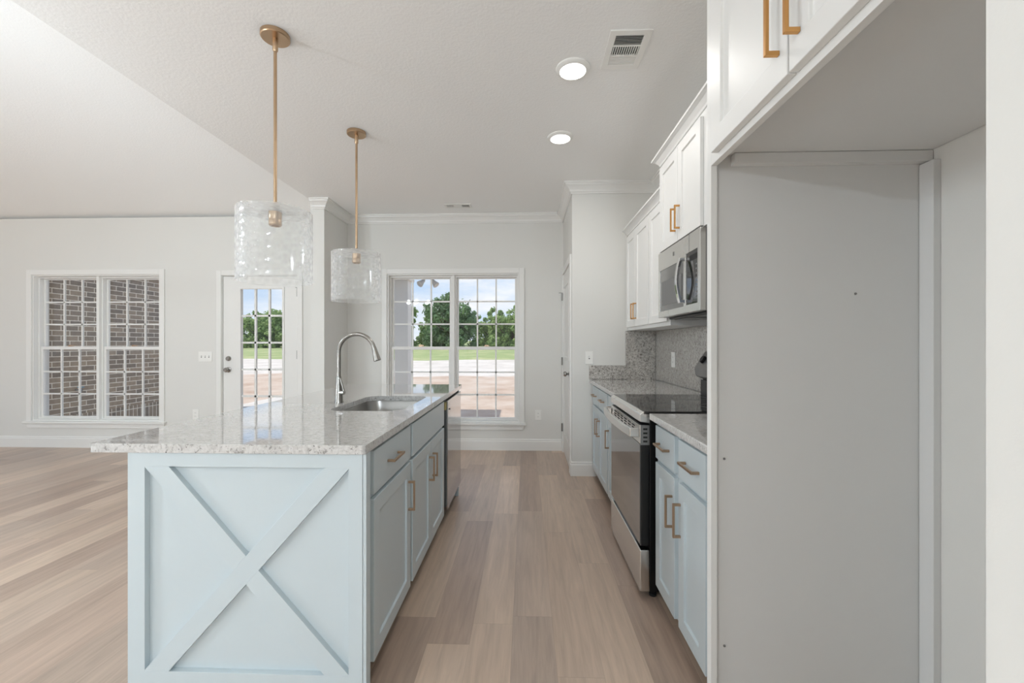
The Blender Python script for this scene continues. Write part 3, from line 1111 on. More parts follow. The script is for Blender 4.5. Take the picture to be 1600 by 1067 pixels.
carcass('base_cabinet', 'narrow light blue base cabinet with one drawer just beyond the stove', M_blue, -1, 2.825, 3.188, 0, 0.882, BX, BB,
        [('flat', 'drawer', 2.840, 3.174, 0.715, 0.868, (3.0, 0.793, False)),
         ('shaker', 'door', 2.840, 3.174, DB, DT, (3.135, 0.545, True))], toe=0.105)

tag(slab('countertop', [(0.594, 2.808), (1.205, 2.808), (1.205, 3.988), (0.594, 3.988)], None, 0.884, 0.914, M_granite), 'speckled granite countertop between the stove and the pantry wall', 'countertop')
tag(slab('countertop', [(0.594, 1.365), (1.228, 1.365), (1.228, 2.060), (0.594, 2.060)], None, 0.884, 0.914, M_granite), 'short granite countertop between the stove and the tall fridge panel', 'countertop')

# granite backsplashes
tag(box('backsplash', M_splash, (1.210, 1.230, 1.365, 3.988, 0.9145, 1.370), None, 0.001), 'full-height granite backsplash on the wall behind the stove', 'backsplash')
mb = MB()
mb.prism([(0.594, 0.9145), (1.209, 0.9145), (1.209, 1.370), (0.935, 1.370), (0.935, 1.046), (0.594, 1.046)], lambda a, b, d: (a, d, b), 3.990, 4.018)
tag(mb.build('backsplash', M_splash, None, 0.001), 'stepped granite backsplash on the pantry wall at the counter end', 'backsplash')

# ------------------------------------------------------------------ upper cabinets
def crown(parent, x, y0, y1, z0, side_far=False, side_near=False, xb=None, h=0.055, out=0.05):
    prof = [(0, 0), (0.006, 0), (0.010, 0.010), (0.030, 0.034), (0.040, 0.040), (out, 0.042), (out, h), (0, h)]
    mb = MB()
    A = []; 
    def ring(y, m):
        return [mb.bm.verts.new((x - o, y + m * o, z0 + u)) for o, u in prof]
    stations = []
    if side_near:
        stations.append([mb.bm.verts.new((xb, y0 - o, z0 + u)) for o, u in prof])
    stations.append(ring(y0, -1 if side_near else 0))
    stations.append(ring(y1, 1 if side_far else 0))
    if side_far:
        stations.append([mb.bm.verts.new((xb, y1 + o, z0 + u)) for o, u in prof])
    n = len(prof)
    mb.bm.faces.new(stations[0]); mb.bm.faces.new(stations[-1][::-1])
    for P_, Q_ in zip(stations[:-1], stations[1:]):
        for i in range(n):
            j = (i + 1) % n
            mb.bm.faces.new([P_[i], P_[j], Q_[j], Q_[i]])
    return mb.build('crown', M_white, parent)

UXF = 0.956
r = carcass('wall_cabinet', 'white wall cabinet with two tall doors next to the pantry wall', M_white, -1, 3.262, 4.016, 1.372, 2.262, UXF, WR - 0.002,
        [('shaker', 'door', 3.672, 3.985, 1.400, 2.235, (3.705, 1.531, True)),
         ('shaker', 'door', 3.282, 3.666, 1.400, 2.235, (3.632, 1.531, True))], pulls=M_gold)
crown(r, UXF - 0.001, 3.262, 4.016, 2.2625)
r = carcass('wall_cabinet', 'narrow white wall cabinet just beyond the microwave', M_white, -1, 2.832, 3.260, 1.372, 2.262, UXF, WR - 0.002,
        [('shaker', 'door', 2.850, 3.272 - 0.014, 1.400, 2.235, None)], pulls=M_gold)
crown(r, UXF - 0.001, 2.832, 3.2615, 2.2625)
MX = 0.894
r = carcass('wall_cabinet', 'white two-door wall cabinet above the microwave', M_white, -1, 2.045, 2.830, 1.842, 2.422, MX, WR - 0.002,
        [('shaker', 'door', 2.477, 2.802, 1.845, 2.395, (2.508, 1.975, True)),
         ('shaker', 'door', 2.156, 2.472, 1.845, 2.395, (2.441, 1.975, True))], pulls=M_gold)
crown(r, MX - 0.001, 2.045, 2.830, 2.4225, True, True, WR - 0.002)

# fridge enclosure
PX = 0.575
r = thing('fridge_side_panel', 'tall white side panel of the empty fridge alcove', 'panel', (0.9, 1.35, 0))
box('panel', M_panel, (PX + 0.019, WR - 0.002, 1.344, 1.3635, 0, 2.40), r)
box('front_stile', M_white, (PX, PX + 0.0188, 1.334, 1.3635, 0, 2.44), r, 0.001)
for x, z in ((1.02, 1.405), (0.62, 0.89), (0.62, 0.305)):
    MB().lathe([(0, -0.003), (0.003, -0.003), (0.004, 0), (0, 0)], (x, 1.3435, z), 10, 'y').build('screw', M_grey, r)
tag(box('cleat', M_panel, (0.64, WR - 0.002, 1.318, 1.3435, 1.803, 1.836), None, 0.001), 'white horizontal cleat across the top of the fridge side panel', 'trim strip')
tag(box('filler_strip', M_panel, (WR - 0.022, WR - 0.001, 1.296, 1.3425, 0.0, 1.799), None, 0.001), 'white vertical strip in the back corner of the fridge alcove', 'trim strip')

r = thing('fridge_cabinet', 'deep white two-door cabinet above the empty fridge alcove', 'cabinet', (0.6, 0.93, 1.80))
MB().box(PX + 0.0195, WR - 0.003, 0.522, 1.3425, 1.838, 2.44).build('body', M_white, r)
fc = wall_with_holes('f', 0.522, 1.3335, 0, 0.019, 1.803, 2.44, [(0.56, 1.29, 1.836, 2.40)])
for v in fc.bm.verts:
    v.co = Vector((PX + v.co.y, v.co.x, v.co.z))
fc.build('face_frame', M_white, r, 0.001)
box('bottom_panel', M_panel, (PX + 0.0195, WR - 0.003, 0.522, 1.3175, 1.8365, 1.8378), r)
ff = lambda a, b, n: (PX - n, a, b)
ffh = lambda a, b, n: (PX - 0.020 - n, a, b)
d = panel_front('door', M_white, ff, 0.918, 1.290, 1.823, 2.40, 0.020, parent=r, rail=0.062)
pull(ffh, 0.948, 1.957, True, M_gold, d, ln=0.15)
d = panel_front('door', M_white, ff, 0.540, 0.912, 1.823, 2.40, 0.020, parent=r, rail=0.062)
pull(ffh, 0.878, 1.957, True, M_gold, d, ln=0.15)

# ------------------------------------------------------------------ microwave
r = thing('microwave', 'stainless steel over-the-range microwave', 'microwave', (1.0, 2.5, 1.42))
my0, my1, mz0, mz1, mx = 2.158, 2.829, 1.420, 1.840, 0.876
box('body', M_steel_side, (mx + 0.03, WR - 0.004, my0, my1, mz0, mz1), r, 0.002)
fm = lambda a, b, n: (mx + 0.029 - n, a, b)
# front: stainless frame holding the window and the control panel
wy0, wy1, wz0, wz1 = 2.385, 2.800, 1.458, 1.722
cy0, cy1, cz0_, cz1_ = 2.192, 2.355, 1.462, 1.742
fr = wall_with_holes('f', my0, my1, 0, 0.029, mz0, mz1, [(wy0, wy1, wz0, wz1), (cy0, cy1, cz0_, cz1_)])
for v in fr.bm.verts:
    v.co = Vector((mx + v.co.y, v.co.x, v.co.z))
fr.build('front_frame', M_steel, r, 0.002)
wn = box('window', M_ovenglass, (mx + 0.004, mx + 0.028, wy0, wy1, wz0, wz1), r, 0.001)
box('window_screen', M_grey, (mx + 0.0025, mx + 0.0039, wy0 + 0.03, wy1 - 0.035, wz0 + 0.035, wz1 - 0.075), wn)
cp = box('control_panel', M_blackglass, (mx + 0.004, mx + 0.028, cy0, cy1, cz0_, cz1_), r, 0.001)
box('display', M_slot, (mx + 0.0028, mx + 0.0039, cy0 + 0.012, cy1 - 0.05, cz1_ - 0.05, cz1_ - 0.02), cp)
mb = MB()
for i in range(8):
    z = cz0_ + 0.03 + i * 0.024
    mb.box(mx + 0.003, mx + 0.0039, cy0 + 0.012, cy0 + 0.028, z, z + 0.008)
mb.build('keys', M_grey, cp)
mb = MB()
hp = []
for k in range(11):
    t_ = k / 10.0
    hp.append((mx - 0.030 - 0.020 * math.sin(PI * t_), 2.372, 1.474 + 0.252 * t_))
outl = [(p[0], p[2]) for p in hp]
outl = [(mx + 0.001, 1.474)] + outl + [(mx + 0.001, 1.726), (mx + 0.001, 1.706)] + [(p[0] + 0.014, p[2] * 0.86 + 1.6 * 0.14) for p in hp[::-1]] + [(mx + 0.001, 1.494)]
mb.prism(outl, lambda a, b, d_: (a, d_, b), 2.358, 2.386)
mb.build('handle', M_chrome, r, 0.003)
box('badge', M_steel_side, (mx - 0.0015, mx, 2.53, 2.552, 1.772, 1.796), r, 0.001)
box('seam', M_slot, (mx - 0.0006, mx + 0.0002, 2.300, 2.3015, 1.744, 1.838), r)
mb = MB()
mb.box(mx + 0.06, WR - 0.03, my0 + 0.03, my1 - 0.03, mz0 - 0.012, mz0 - 0.0005)
un = mb.build('underside', M_black, r, 0.004)
mb = MB()
for i in range(2):
    yy = my0 + 0.06 + i * 0.33
    mb.box(mx + 0.09, WR - 0.12, yy, yy + 0.24, mz0 - 0.016, mz0 - 0.0125)
mb.build('filter', M_steel_side, un, 0.002)

# ------------------------------------------------------------------ range
r = thing('stove', 'stainless steel electric stove with black glass cooktop and oven door', 'stove', (0.85, 2.43, 0))
ry0, ry1 = 2.085, 2.790
mb = MB().box(0.605, 1.180, ry0 + 0.004, ry1 - 0.004, 0.035, 0.905)
mb.build('body', M_black, r, 0.002)
ct = box('cooktop', M_blackglass, (0.575, 1.150, ry0 - 0.008, ry1 + 0.006, 0.906, 0.920), r, 0.003)
for (xx, yy, rr) in ((0.73, 2.27, 0.105), (0.73, 2.62, 0.085), (1.0, 2.27, 0.08), (1.0, 2.62, 0.105)):
    mb = MB()
    mb.lathe([(rr, 0), (rr, 0.0004), (rr - 0.003, 0.0004), (rr - 0.003, 0)], (xx, yy, 0.9201), 40, closed=True)
    mb.build('burner_ring', M_grey, ct)
# front trim below the cooktop
mb = MB()
mb.prism([(0.560, 0.908), (0.556, 0.904), (0.556, 0.868), (0.604, 0.862), (0.604, 0.905), (0.574, 0.918)], lambda a, b, d_: (a, d_, b), ry0, ry1)
mb.build('front_trim', M_steel, r, 0.002)
# oven door
dr = box('oven_door', M_black, (0.565, 0.604, ry0 + 0.004, ry1 - 0.004, 0.262, 0.852), r, 0.003)
box('door_glass', M_ovenglass, (0.5575, 0.5648, ry0 + 0.006, ry1 - 0.006, 0.265, 0.760), dr, 0.002)
top = box('door_top_rail', M_steel, (0.5565, 0.5648, ry0 + 0.004, ry1 - 0.004, 0.761, 0.850), dr, 0.002)
for i in range(6):
    for k in range(3):
        yy = ry0 + 0.10 + i * 0.088
        mb = MB()
        mb.box(0.5555, 0.5566, yy, yy + 0.055, 0.800 + k * 0.014, 0.806 + k * 0.014)
        mb.build('vent_slot', M_slot, top)
es = box('side_bracket', M_steel_side, (0.560, 0.603, ry0 - 0.0005, ry0 + 0.0035, 0.755, 0.852), dr)
mb = MB()
for k in range(4):
    mb.box(0.572, 0.592, ry0 - 0.0018, ry0 - 0.0006, 0.768 + k * 0.02, 0.777 + k * 0.02)
mb.build('side_slots', M_slot, es)
# bowed handle
mb = MB()
no, ni = [], []
for k in range(17):
    t_ = k / 16.0
    yy = ry0 + 0.006 + (ry1 - ry0 - 0.012) * t_
    bow = 0.018 * math.sin(PI * t_)
    no.append((0.508 - bow, yy)); ni.append((0.524 - bow, yy))
outl = [(0.556, ry0 + 0.006)] + no + [(0.556, ry1 - 0.006), (0.556, ry1 - 0.030), (0.526, ry1 - 0.030)] + ni[::-1][1:-1] + [(0.526, ry0 + 0.030), (0.556, ry0 + 0.030)]
mb.prism(outl, lambda a, b, d_: (a, b, d_), 0.792, 0.836)
mb.build('oven_handle', M_steel, dr, 0.004)
# storage drawer
mb = MB()
mb.box(0.557, 0.604, ry0 + 0.002, ry1 - 0.002, 0.036, 0.240)
dw = mb.build('storage_drawer', M_steel, r, 0.004)
mb = MB()
lip = []
for k in range(17):
    t_ = k / 16.0
    lip.append((ry0 + 0.02 + (ry1 - ry0 - 0.04) * t_, 0.252 - 0.022 * math.sin(PI * t_)))
mb.prism([(ry0 + 0.02, 0.259)] + lip + [(ry1 - 0.02, 0.259)], lambda a, b, d_: (d_, a, b), 0.566, 0.600)
mb.build('drawer_lip', M_black, dw)
for yy in (ry0 + 0.04, ry1 - 0.04):
    for xx in (0.63, 1.14):
        MB().lathe([(0, 0), (0.018, 0), (0.018, 0.012), (0.008, 0.014), (0.008, 0.036), (0, 0.036)], (xx, yy, 0.0), 14).build('foot', M_rubber, r)
# backguard with knobs
bgp = MB()
bgp.prism([(1.150, 0.9), (1.206, 0.9), (1.206, 1.20), (1.165, 1.20), (1.095, 1.092), (1.103, 1.044), (1.150, 1.020)], lambda a, b, d_: (a, d_, b), ry0 + 0.002, ry1 - 0.0)
bgd = bgp.build('backguard', M_steel_side, r, 0.002)
box('neck', M_black, (1.135, 1.1495, ry0 + 0.004, ry1 - 0.004, 0.9205, 1.018), bgd)
nrm = Vector((-(1.20 - 1.092), 0, (1.165 - 1.095))).normalized()
kc = Vector((1.130, 0, 1.146))
for yy in (2.20, 2.30, 2.63, 2.725):
    k1 = kc + nrm * 0.0005
    k2 = kc + nrm * 0.018
    MB().tube([(k1.x, yy, k1.z), (k2.x, yy, k2.z)], [0.026, 0.022], 20).build('knob', M_black, bgd, 0.002)

# ------------------------------------------------------------------ pendants
def pendant(cx, cy, label):
    zc = CZ
    r = thing('pendant_lamp', label, 'lamp', (cx, cy, zc), 'hammered glass pendants over the island')
    MB().lathe([(0, 0), (0.066, 0), (0.066, -0.018), (0.062, -0.022), (0, -0.022)], (cx, cy, zc - 0.0005), 40).build('canopy', M_brass, r, smooth=True)
    MB().lathe([(0, 0), (0.0125, 0), (0.0125, -0.055), (0.0085, -0.062), (0, -0.062)], (cx, cy, zc - 0.0225), 18).build('swivel', M_brass, r, smooth=True)
    MB().lathe([(0, zc - 0.085), (0.0078, zc - 0.085), (0.0078, 1.93), (0, 1.93)], (cx, cy, 0), 16).build('rod', M_brass, r, smooth=True)
    MB().lathe([(0, 1.93), (0.012, 1.93), (0.029, 1.915), (0.029, 1.895), (0, 1.895)], (cx, cy, 0), 28).build('socket_cap', M_nickel, r, smooth=True)
    MB().lathe([(0, 1.8945), (0.029, 1.8945), (0.029, 1.862), (0.0275, 1.858), (0.029, 1.854), (0.029, 1.832), (0.024, 1.826), (0.018, 1.826), (0.016, 1.85), (0, 1.85)], (cx, cy, 0), 28).build('socket', M_brass, r, smooth=True)
    # hammered glass cylinder: dimpled wall with thickness and a glass top disc round the socket
    mb = MB()
    bm = mb.bm
    R0, zt, zb, n, mrow = 0.168, 1.897, 1.553, 96, 44
    cell = 2 * PI / 24
    def dim(a, z):
        rowh = 0.029
        row = math.floor((z - zb) / rowh)
        off = 0.5 * (row % 2)
        u = (a / cell + off) % 1.0 - 0.5
        v = ((z - zb) / rowh) % 1.0 - 0.5
        d2 = min(1.0, (u * u + v * v) * 4)
        return -0.0035 * (1 - d2)
    rows = []
    for k in range(mrow + 1):
        z = zb + (zt - zb) * k / mrow
        rows.append([bm.verts.new((cx + (R0 + dim(2 * PI * i / n, z)) * math.cos(2 * PI * i / n), cy + (R0 + dim(2 * PI * i / n, z)) * math.sin(2 * PI * i / n), z)) for i in range(n)])
    inner = []
    for z in (zb, zt - 0.004):
        inner.append([bm.verts.new((cx + (R0 - 0.006) * math.cos(2 * PI * i / n), cy + (R0 - 0.006) * math.sin(2 * PI * i / n), z)) for i in range(n)])
    tops = []
    for (rr, z) in ((0.031, zt), (0.031, zt - 0.004)):
        tops.append([bm.verts.new((cx + rr * math.cos(2 * PI * i / n), cy + rr * math.sin(2 * PI * i / n), z)) for i in range(n)])
    seqs = rows + [tops[0], tops[1], inner[1], inner[0], rows[0]]
    for A, B in zip(seqs[:-1], seqs[1:]):
        for i in range(n):
            j = (i + 1) % n
            bm.faces.new([A[i], A[j], B[j], B[i]])
    mb.build('glass_shade', M_shade, r, smooth=True)
    return r
pendant(-1.229, 2.031, 'brass pendant lamp with hammered glass drum shade, the nearer one over the island')
pendant(-1.214, 2.986, 'brass pendant lamp with hammered glass drum shade, the farther one over the island sink end')

# ------------------------------------------------------------------ ceiling lamps
def disc(cx, cy, label, watts, rad=0.094, zc=CZ, col=(1.0, 0.97, 0.93)):
    r = thing('ceiling_light', label, 'ceiling light', (cx, cy, zc), 'flush round ceiling lights')
    k = rad / 0.094
    MB().lathe([(0, 0), (0.094 * k, 0), (0.093 * k, -0.006), (0.082 * k, -0.016), (0.072 * k, -0.018), (0.070 * k, -0.012), (0, -0.012)], (cx, cy, zc - 0.0005), 48).build('trim_ring', M_plastic, r, smooth=True)
    MB().lathe([(0, -0.0125), (0.0695 * k, -0.0125), (0.0695 * k, -0.0165), (0, -0.0175)], (cx, cy, zc), 48).build('lens', M_lens, r, smooth=True)
    ld = bpy.data.lights.new('lamp', 'AREA')
    ld.shape = 'DISK'
    ld.size = 0.13 * k
    ld.energy = watts
    ld.color = col
    lo = bpy.data.objects.new('lamp', ld)
    lo.location = (0, 0, -0.022)
    lo.parent = r
    C.objects.link(lo)
    return r
disc(0.257, 2.336, 'lit flush round ceiling light nearest the square air vent', LAMP_W)
disc(0.251, 3.105, 'lit flush round ceiling light farther down the aisle', LAMP_W)

# ------------------------------------------------------------------ air vents
def vent(name, label, x0, x1, y0, y1, zc, dark):
    r = thing(name, label, 'air vent', ((x0 + x1) / 2, (y0 + y1) / 2, zc))
    z1, z0 = zc - 0.0005, zc - 0.008
    bord = 0.034 if (y1 - y0) > 0.2 else 0.022
    fx0_, fx1_, fy0, fy1 = x0 + bord, x1 - bord, y0 + bord, y1 - bord
    t = wall_with_holes('v', x0, x1, 0, 0.0075, y0, y1, [(fx0_, fx1_, fy0, fy1)])
    for v in t.bm.verts:
        v.co = Vector((v.co.x, v.co.z, z0 + v.co.y))
    t.build('frame', M_plastic, r, 0.002)
    box('backing', M_slot, (fx0_, fx1_, fy0, fy1, zc - 0.0012, zc - 0.0006), r)
    return r, fx0_, fx1_, fy0, fy1, z0, z1
r, a0, a1, b0, b1, z0, z1 = vent('air_vent', 'white rectangular ceiling air vent with three louvre banks beside the near ceiling light', 0.408, 0.612, 2.050, 2.338, CZ, True)
h3 = (b1 - b0) / 3
for k in range(7):
    yy = b0 + 0.004 + k * h3 / 7
    mb = MB().prism([(0, 0), (0.006, 0.006), (0.005, 0.0065), (-0.001, 0.0005)], lambda a, b, d_: (d_, yy + a, z0 + b), a0, a1)
    mb.build('louvre', M_plastic, r)
for k in range(12):
    xx = a0 + 0.004 + k * (a1 - a0) / 12
    MB().box(xx, xx + 0.004, b0 + h3 + 0.004, b0 + 2 * h3 - 0.004, z0, z1 - 0.001).build('louvre', M_plastic, r)
box('divider', M_plastic, (a0, a1, b0 + h3 - 0.004, b0 + h3 + 0.004, z0, z1 - 0.001), r)
box('divider', M_plastic, (a0, a1, b0 + 2 * h3 - 0.004, b0 + 2 * h3 + 0.004, z0, z1 - 0.001), r)
for k in range(8):
    yy = b0 + 2 * h3 + 0.004 + k * h3 / 8
    MB().box(a0, a1, yy, yy + 0.0062, z0 + 0.001, z1 - 0.001).build('louvre', M_plastic, r)

r, a0, a1, b0, b1, z0, z1 = vent('air_vent', 'small white ceiling air vent near the crown above the far window', -0.895, -0.600, 4.545, 4.672, CZ, True)
w3 = (a1 - a0) / 3
for k in range(7):
    xx = a0 + 0.003 + k * w3 / 7
    MB().box(xx, xx + 0.0058, b0, b1, z0, z1 - 0.001).build('louvre', M_plastic, r)
for k in range(5):
    yy = b0 + 0.002 + k * (b1 - b0) / 5
    MB().box(a0 + w3, a0 + 2 * w3, yy, yy + 0.012, z0, z1 - 0.001).build('louvre', M_plastic, r)
for k in range(7):
    xx = a0 + 2 * w3 + 0.003 + k * w3 / 7
    MB().box(xx, xx + 0.0035, b0, b1, z0, z1 - 0.001).build('louvre', M_plastic, r)

# ------------------------------------------------------------------ switches and outlets
def plate(name, label, cat, fn, wd, ht, kind, n=1):
    """fn(a, b, out) -> point; a across, b up, out off the wall"""
    o0 = fn(0, 0, 0)
    r = thing(name, label, cat, o0)
    def bx(nm, a0, a1, b0, b1, n0, n1, m, par, bev=0.0):
        mb = MB()
        mb.prism([(a0, b0), (a1, b0), (a1, b1), (a0, b1)], lambda a, b, d_: fn(a, b, d_), n0, n1)
        return mb.build(nm, m, par, bev)
    bx('plate', -wd / 2, wd / 2, -ht / 2, ht / 2, 0.0003, 0.006, M_plastic, r, 0.002)
    for i in range(n):
        a = (i - (n - 1) / 2) * 0.046
        if kind == 'switch':
            bx('toggle', a - 0.005, a + 0.005, -0.002, 0.012, 0.0062, 0.016, M_plastic, r, 0.001)
            bx('slot', a - 0.006, a + 0.006, -0.014, 0.014, 0.006, 0.0063, M_grey, r)
        else:
            for s in (-0.02, 0.02):
                f = bx('receptacle', a - 0.016, a + 0.016, s - 0.013, s + 0.013, 0.006, 0.0078, M_plastic, r, 0.002)
                for q_ in (-0.006, 0.006):
                    bx('slot', a + q_ - 0.001, a + q_ + 0.001, s - 0.004, s + 0.005, 0.0079, 0.0082, M_slot, f)
    return r
plate('light_switch', 'white triple switch plate left of the patio door', 'switch', lambda a, b, n: (-3.827 + a, YL - n, 1.097 + b), 0.165, 0.118, 'switch', 3)
plate('power_outlet', 'white wall outlet low down left of the patio door', 'outlet', lambda a, b, n: (-3.945 + a, YL - n, 0.405 + b), 0.072, 0.118, 'outlet')
plate('power_outlet', 'white wall outlet low on the wall right of the far window', 'outlet', lambda a, b, n: (0.142 + a, YB - n, 0.415 + b), 0.072, 0.118, 'outlet')
plate('light_switch', 'white switch plate on the pantry wall above the counter end', 'switch', lambda a, b, n: (0.597 + a, YP - n, 1.118 + b), 0.074, 0.120, 'switch')
plate('power_outlet', 'white outlet plate on the granite backsplash left of the stove', 'outlet', lambda a, b, n: (1.2098 - n, 3.507 - a, 1.119 + b), 0.085, 0.125, 'outlet')

# ------------------------------------------------------------------ outdoors
def gz(y):
    return -0.30 if y < 8 else -0.30 + 0.031 * (y - 8)
def edge_dirt(x):
    return 17.0 + 0.5 * math.sin(x * 0.5) + 0.3 * math.sin(x * 1.7) + (0.0 if x > -14 else -2.0 * min(1, (-14 - x) / 6))
def edge_grass(x):
    return 26.0 + 0.6 * math.sin(x * 0.35 + 1) + 0.3 * math.sin(x * 1.3)
def strip(name, m, f0, f1, x0, x1, nx, ny, label):
    mb = MB()
    g = []
    for i in range(nx + 1):
        x = x0 + (x1 - x0) * i / nx
        a, b = f0(x), f1(x)
        g.append([mb.bm.verts.new((x, a + (b - a) * k / ny, gz(a + (b - a) * k / ny))) for k in range(ny + 1)])
    for i in range(nx):
        for k in range(ny):
            mb.bm.faces.new([g[i][k], g[i + 1][k], g[i + 1][k + 1], g[i][k + 1]])
    return struct(mb.build(name, m), label)
strip('ground', M_dirt, lambda x: 5.0, edge_dirt, -60, 30, 120, 8, 'bare reddish dirt yard outside the windows')
strip('road', M_road, edge_dirt, edge_grass, -60, 30, 120, 4, 'pale gravel drive between the dirt and the grass')
strip('grass_field', M_grass, edge_grass, lambda x: 75.0, -60, 30, 120, 10, 'green grass strip in front of the trees')
struct(box('ground.001', M_dirt, (-60, 30, -60, 5.0, -0.34, -0.30)))

# porch: slab, column, roof, brick wing
struct(box('porch_floor', M_concrete, (-6.05, -2.35, YL + 0.181, 10.2, -0.30, -0.04)), 'pale concrete porch slab outside the patio door')
bw = struct(box('wall_brick', M_brick, (-6.30, -6.05, YL + 0.181, 8.45, -0.30, 3.6)), 'grey brick wall of the porch seen through the left window')
box('soldier_course', M_soldier, (-6.05, -6.035, YL + 0.181, 8.45, 0.06, 0.30), bw)
r = thing('hose_bib', 'small grey hose valve on the brick wall outside the left window', 'valve', (-6.035, 5.35, 0.62))
MB().lathe([(0, 0), (0.012, 0), (0.012, 0.06), (0.02, 0.065), (0.02, 0.08), (0, 0.08)], (-6.049, 5.48, 0.63), 14, 'x').build('spout', M_grey, r)
MB().lathe([(0, 0), (0.035, 0), (0.035, 0.012), (0, 0.012)], (-5.98, 5.48, 0.66), 16, 'z').build('handle', mat('blue_valve', lin(110, 150, 170), 0.5), r)
struct(box('roof', M_roof, (-7.9, 1.6, YL + 0.19, 5.75, 2.92, 3.06)))
struct(box('porch_roof', M_column, (-6.05, -2.45, 8.35, 9.35, 2.72, 2.90)))
r = thing('porch_column', 'square grey porch column outside the far window', 'column', (-2.66, 9.05, -0.04))
box('shaft', M_column, (-2.80, -2.51, 8.90, 9.19, -0.04, 2.60), r, 0.005)
box('capital', M_column, (-2.85, -2.46, 8.85, 9.24, 2.60, 2.715), r, 0.006)
# twin floodlight under the eave
r = thing('floodlight', 'grey twin-head floodlight hanging from the eave outside the far window', 'light', (-1.26, 5.70, 2.91))
MB().lathe([(0, 0), (0.05, 0), (0.05, -0.025), (0, -0.025)], (-1.27, 5.62, 2.915), 24).build('base', M_grey, r, smooth=True)
M_flood = mat('floodlight_shell', lin(206, 206, 204), 0.4)
for s, midp, tgt in ((-1, (-1.345, 5.60, 2.115), (-1.40, 5.52, 2.035)), (1, (-1.275, 5.61, 2.125), (-1.195, 5.585, 2.03))):
    a = Vector((-1.27 + 0.03 * s, 5.62, 2.892)); b = Vector(tgt)
    mid_ = Vector(midp)
    d_ = (b - mid_).normalized()
    MB().tube([a, mid_, mid_ + d_ * 0.03], 0.011, 12).build('arm', M_flood, r, smooth=True)
    MB().tube([mid_ + d_ * 0.025, mid_ + d_ * 0.035, mid_ + d_ * 0.07, b, b + d_ * 0.006], [0.012, 0.022, 0.028, 0.046, 0.042], 20).build('head', M_flood, r, smooth=True)
struct(box('sun_shade_left', M_roof, (XL - 2.4, XL - 0.16, REAR, YL, 2.83, 2.95)))  # unseen slab added to keep the sun out of the left openings

# trees
def tree_mesh(seed, h, wd, m):
    rnd = random.Random(seed)
    r = empty('tree', (0, 0, 0))
    mb = MB()
    mb.tube([(0, 0, -0.2), (0.05, 0, h * 0.25), (-0.05, 0.05, h * 0.5), (0.05, 0, h * 0.8)], [h * 0.035, h * 0.03, h * 0.02, h * 0.008], 8)
    for k in range(6):
        a = rnd.random() * 2 * PI
        z = h * rnd.uniform(0.2, 0.55)
        mb.tube([(0, 0, z), (math.cos(a) * wd * 0.25, math.sin(a) * wd * 0.25, z + h * 0.12), (math.cos(a) * wd * 0.42, math.sin(a) * wd * 0.42, z + h * 0.3)], [h * 0.012, h * 0.009, h * 0.004], 6)
    mb.build('trunk', M_bark, r)
    mb = MB()
    clumps = []
    tops = [rnd.uniform(0.62, 1.0) for _ in range(9)]
    for k in range(150):
        px, py, t_ = rnd.uniform(-0.46, 0.46), rnd.uniform(-0.28, 0.28), rnd.random() ** 0.9
        top = tops[int((px + 0.5) * 9)]
        clumps.append((px * wd, py * wd, h * (0.03 + 0.90 * t_ * top), h * rnd.uniform(0.06, 0.115)))
    for cx_, cy_, cz_, cr_ in clumps:
        for k in range(70):
            d_ = Vector((rnd.gauss(0, 1), rnd.gauss(0, 1), rnd.gauss(0, 0.8))).normalized() * cr_ * rnd.uniform(0.55, 1.05)
            p = Vector((cx_, cy_, cz_)) + d_
            if p.z < 0.05:
                continue
            nn = (d_.normalized() + Vector((rnd.uniform(-.6, .6), rnd.uniform(-.6, .6), rnd.uniform(-.3, .9)))).normalized()
            u = nn.orthogonal().normalized()
            v_ = nn.cross(u)
            s1, s2 = rnd.uniform(0.08, 0.17), rnd.uniform(0.07, 0.13)
            mb.bm.faces.new([mb.bm.verts.new(p + u * s1), mb.bm.verts.new(p + v_ * s2), mb.bm.verts.new(p - u * s1), mb.bm.verts.new(p - v_ * s2)])
    mb.build('foliage', m, r)
    return r
protos = [tree_mesh(1, 5.0, 5.4, M_leaf[0]), tree_mesh(2, 5.7, 5.4, M_leaf[1]), tree_mesh(3, 4.3, 5.4, M_leaf[2]), tree_mesh(4, 5.4, 5.0, M_leaf[0])]
used = set()
rt = random.Random(5)
LB = {0: ('mid-green leafy tree in the line of trees beyond the grass', 'mid-green trees beyond the grass'),
      1: ('darker green broad tree in the line of trees beyond the grass', 'darker trees beyond the grass'),
      2: ('low pale green bushy tree in the line of trees beyond the grass', 'low pale trees beyond the grass'),
      3: ('slender mid-green tree in the line of trees beyond the grass', 'slender trees beyond the grass')}
order = [1, 0, 2, 3, 0, 1, 2, 0, 3, 1, 0, 2, 1]
i = 0
for ry_, x_start, step in ((44.5, -41.0, 6.6), (50.5, -43.8, 6.7)):
    for c_ in range(9):
        k = order[i % len(order)]
        o = protos[k] if k not in used else copy_tree(protos[k])
        used.add(k)
        x, y = x_start + c_ * step, ry_ + rt.uniform(-0.4, 0.4)
        o.location = (x, y, gz(y) - 0.1)
        o.rotation_euler = (0, 0, PI * rt.randint(0, 1))
        sc_ = rt.uniform(0.9, 1.15)
        o.scale = (1.0, 1.0, sc_)
        tag(o, LB[k][0], 'tree', LB[k][1])
        i += 1

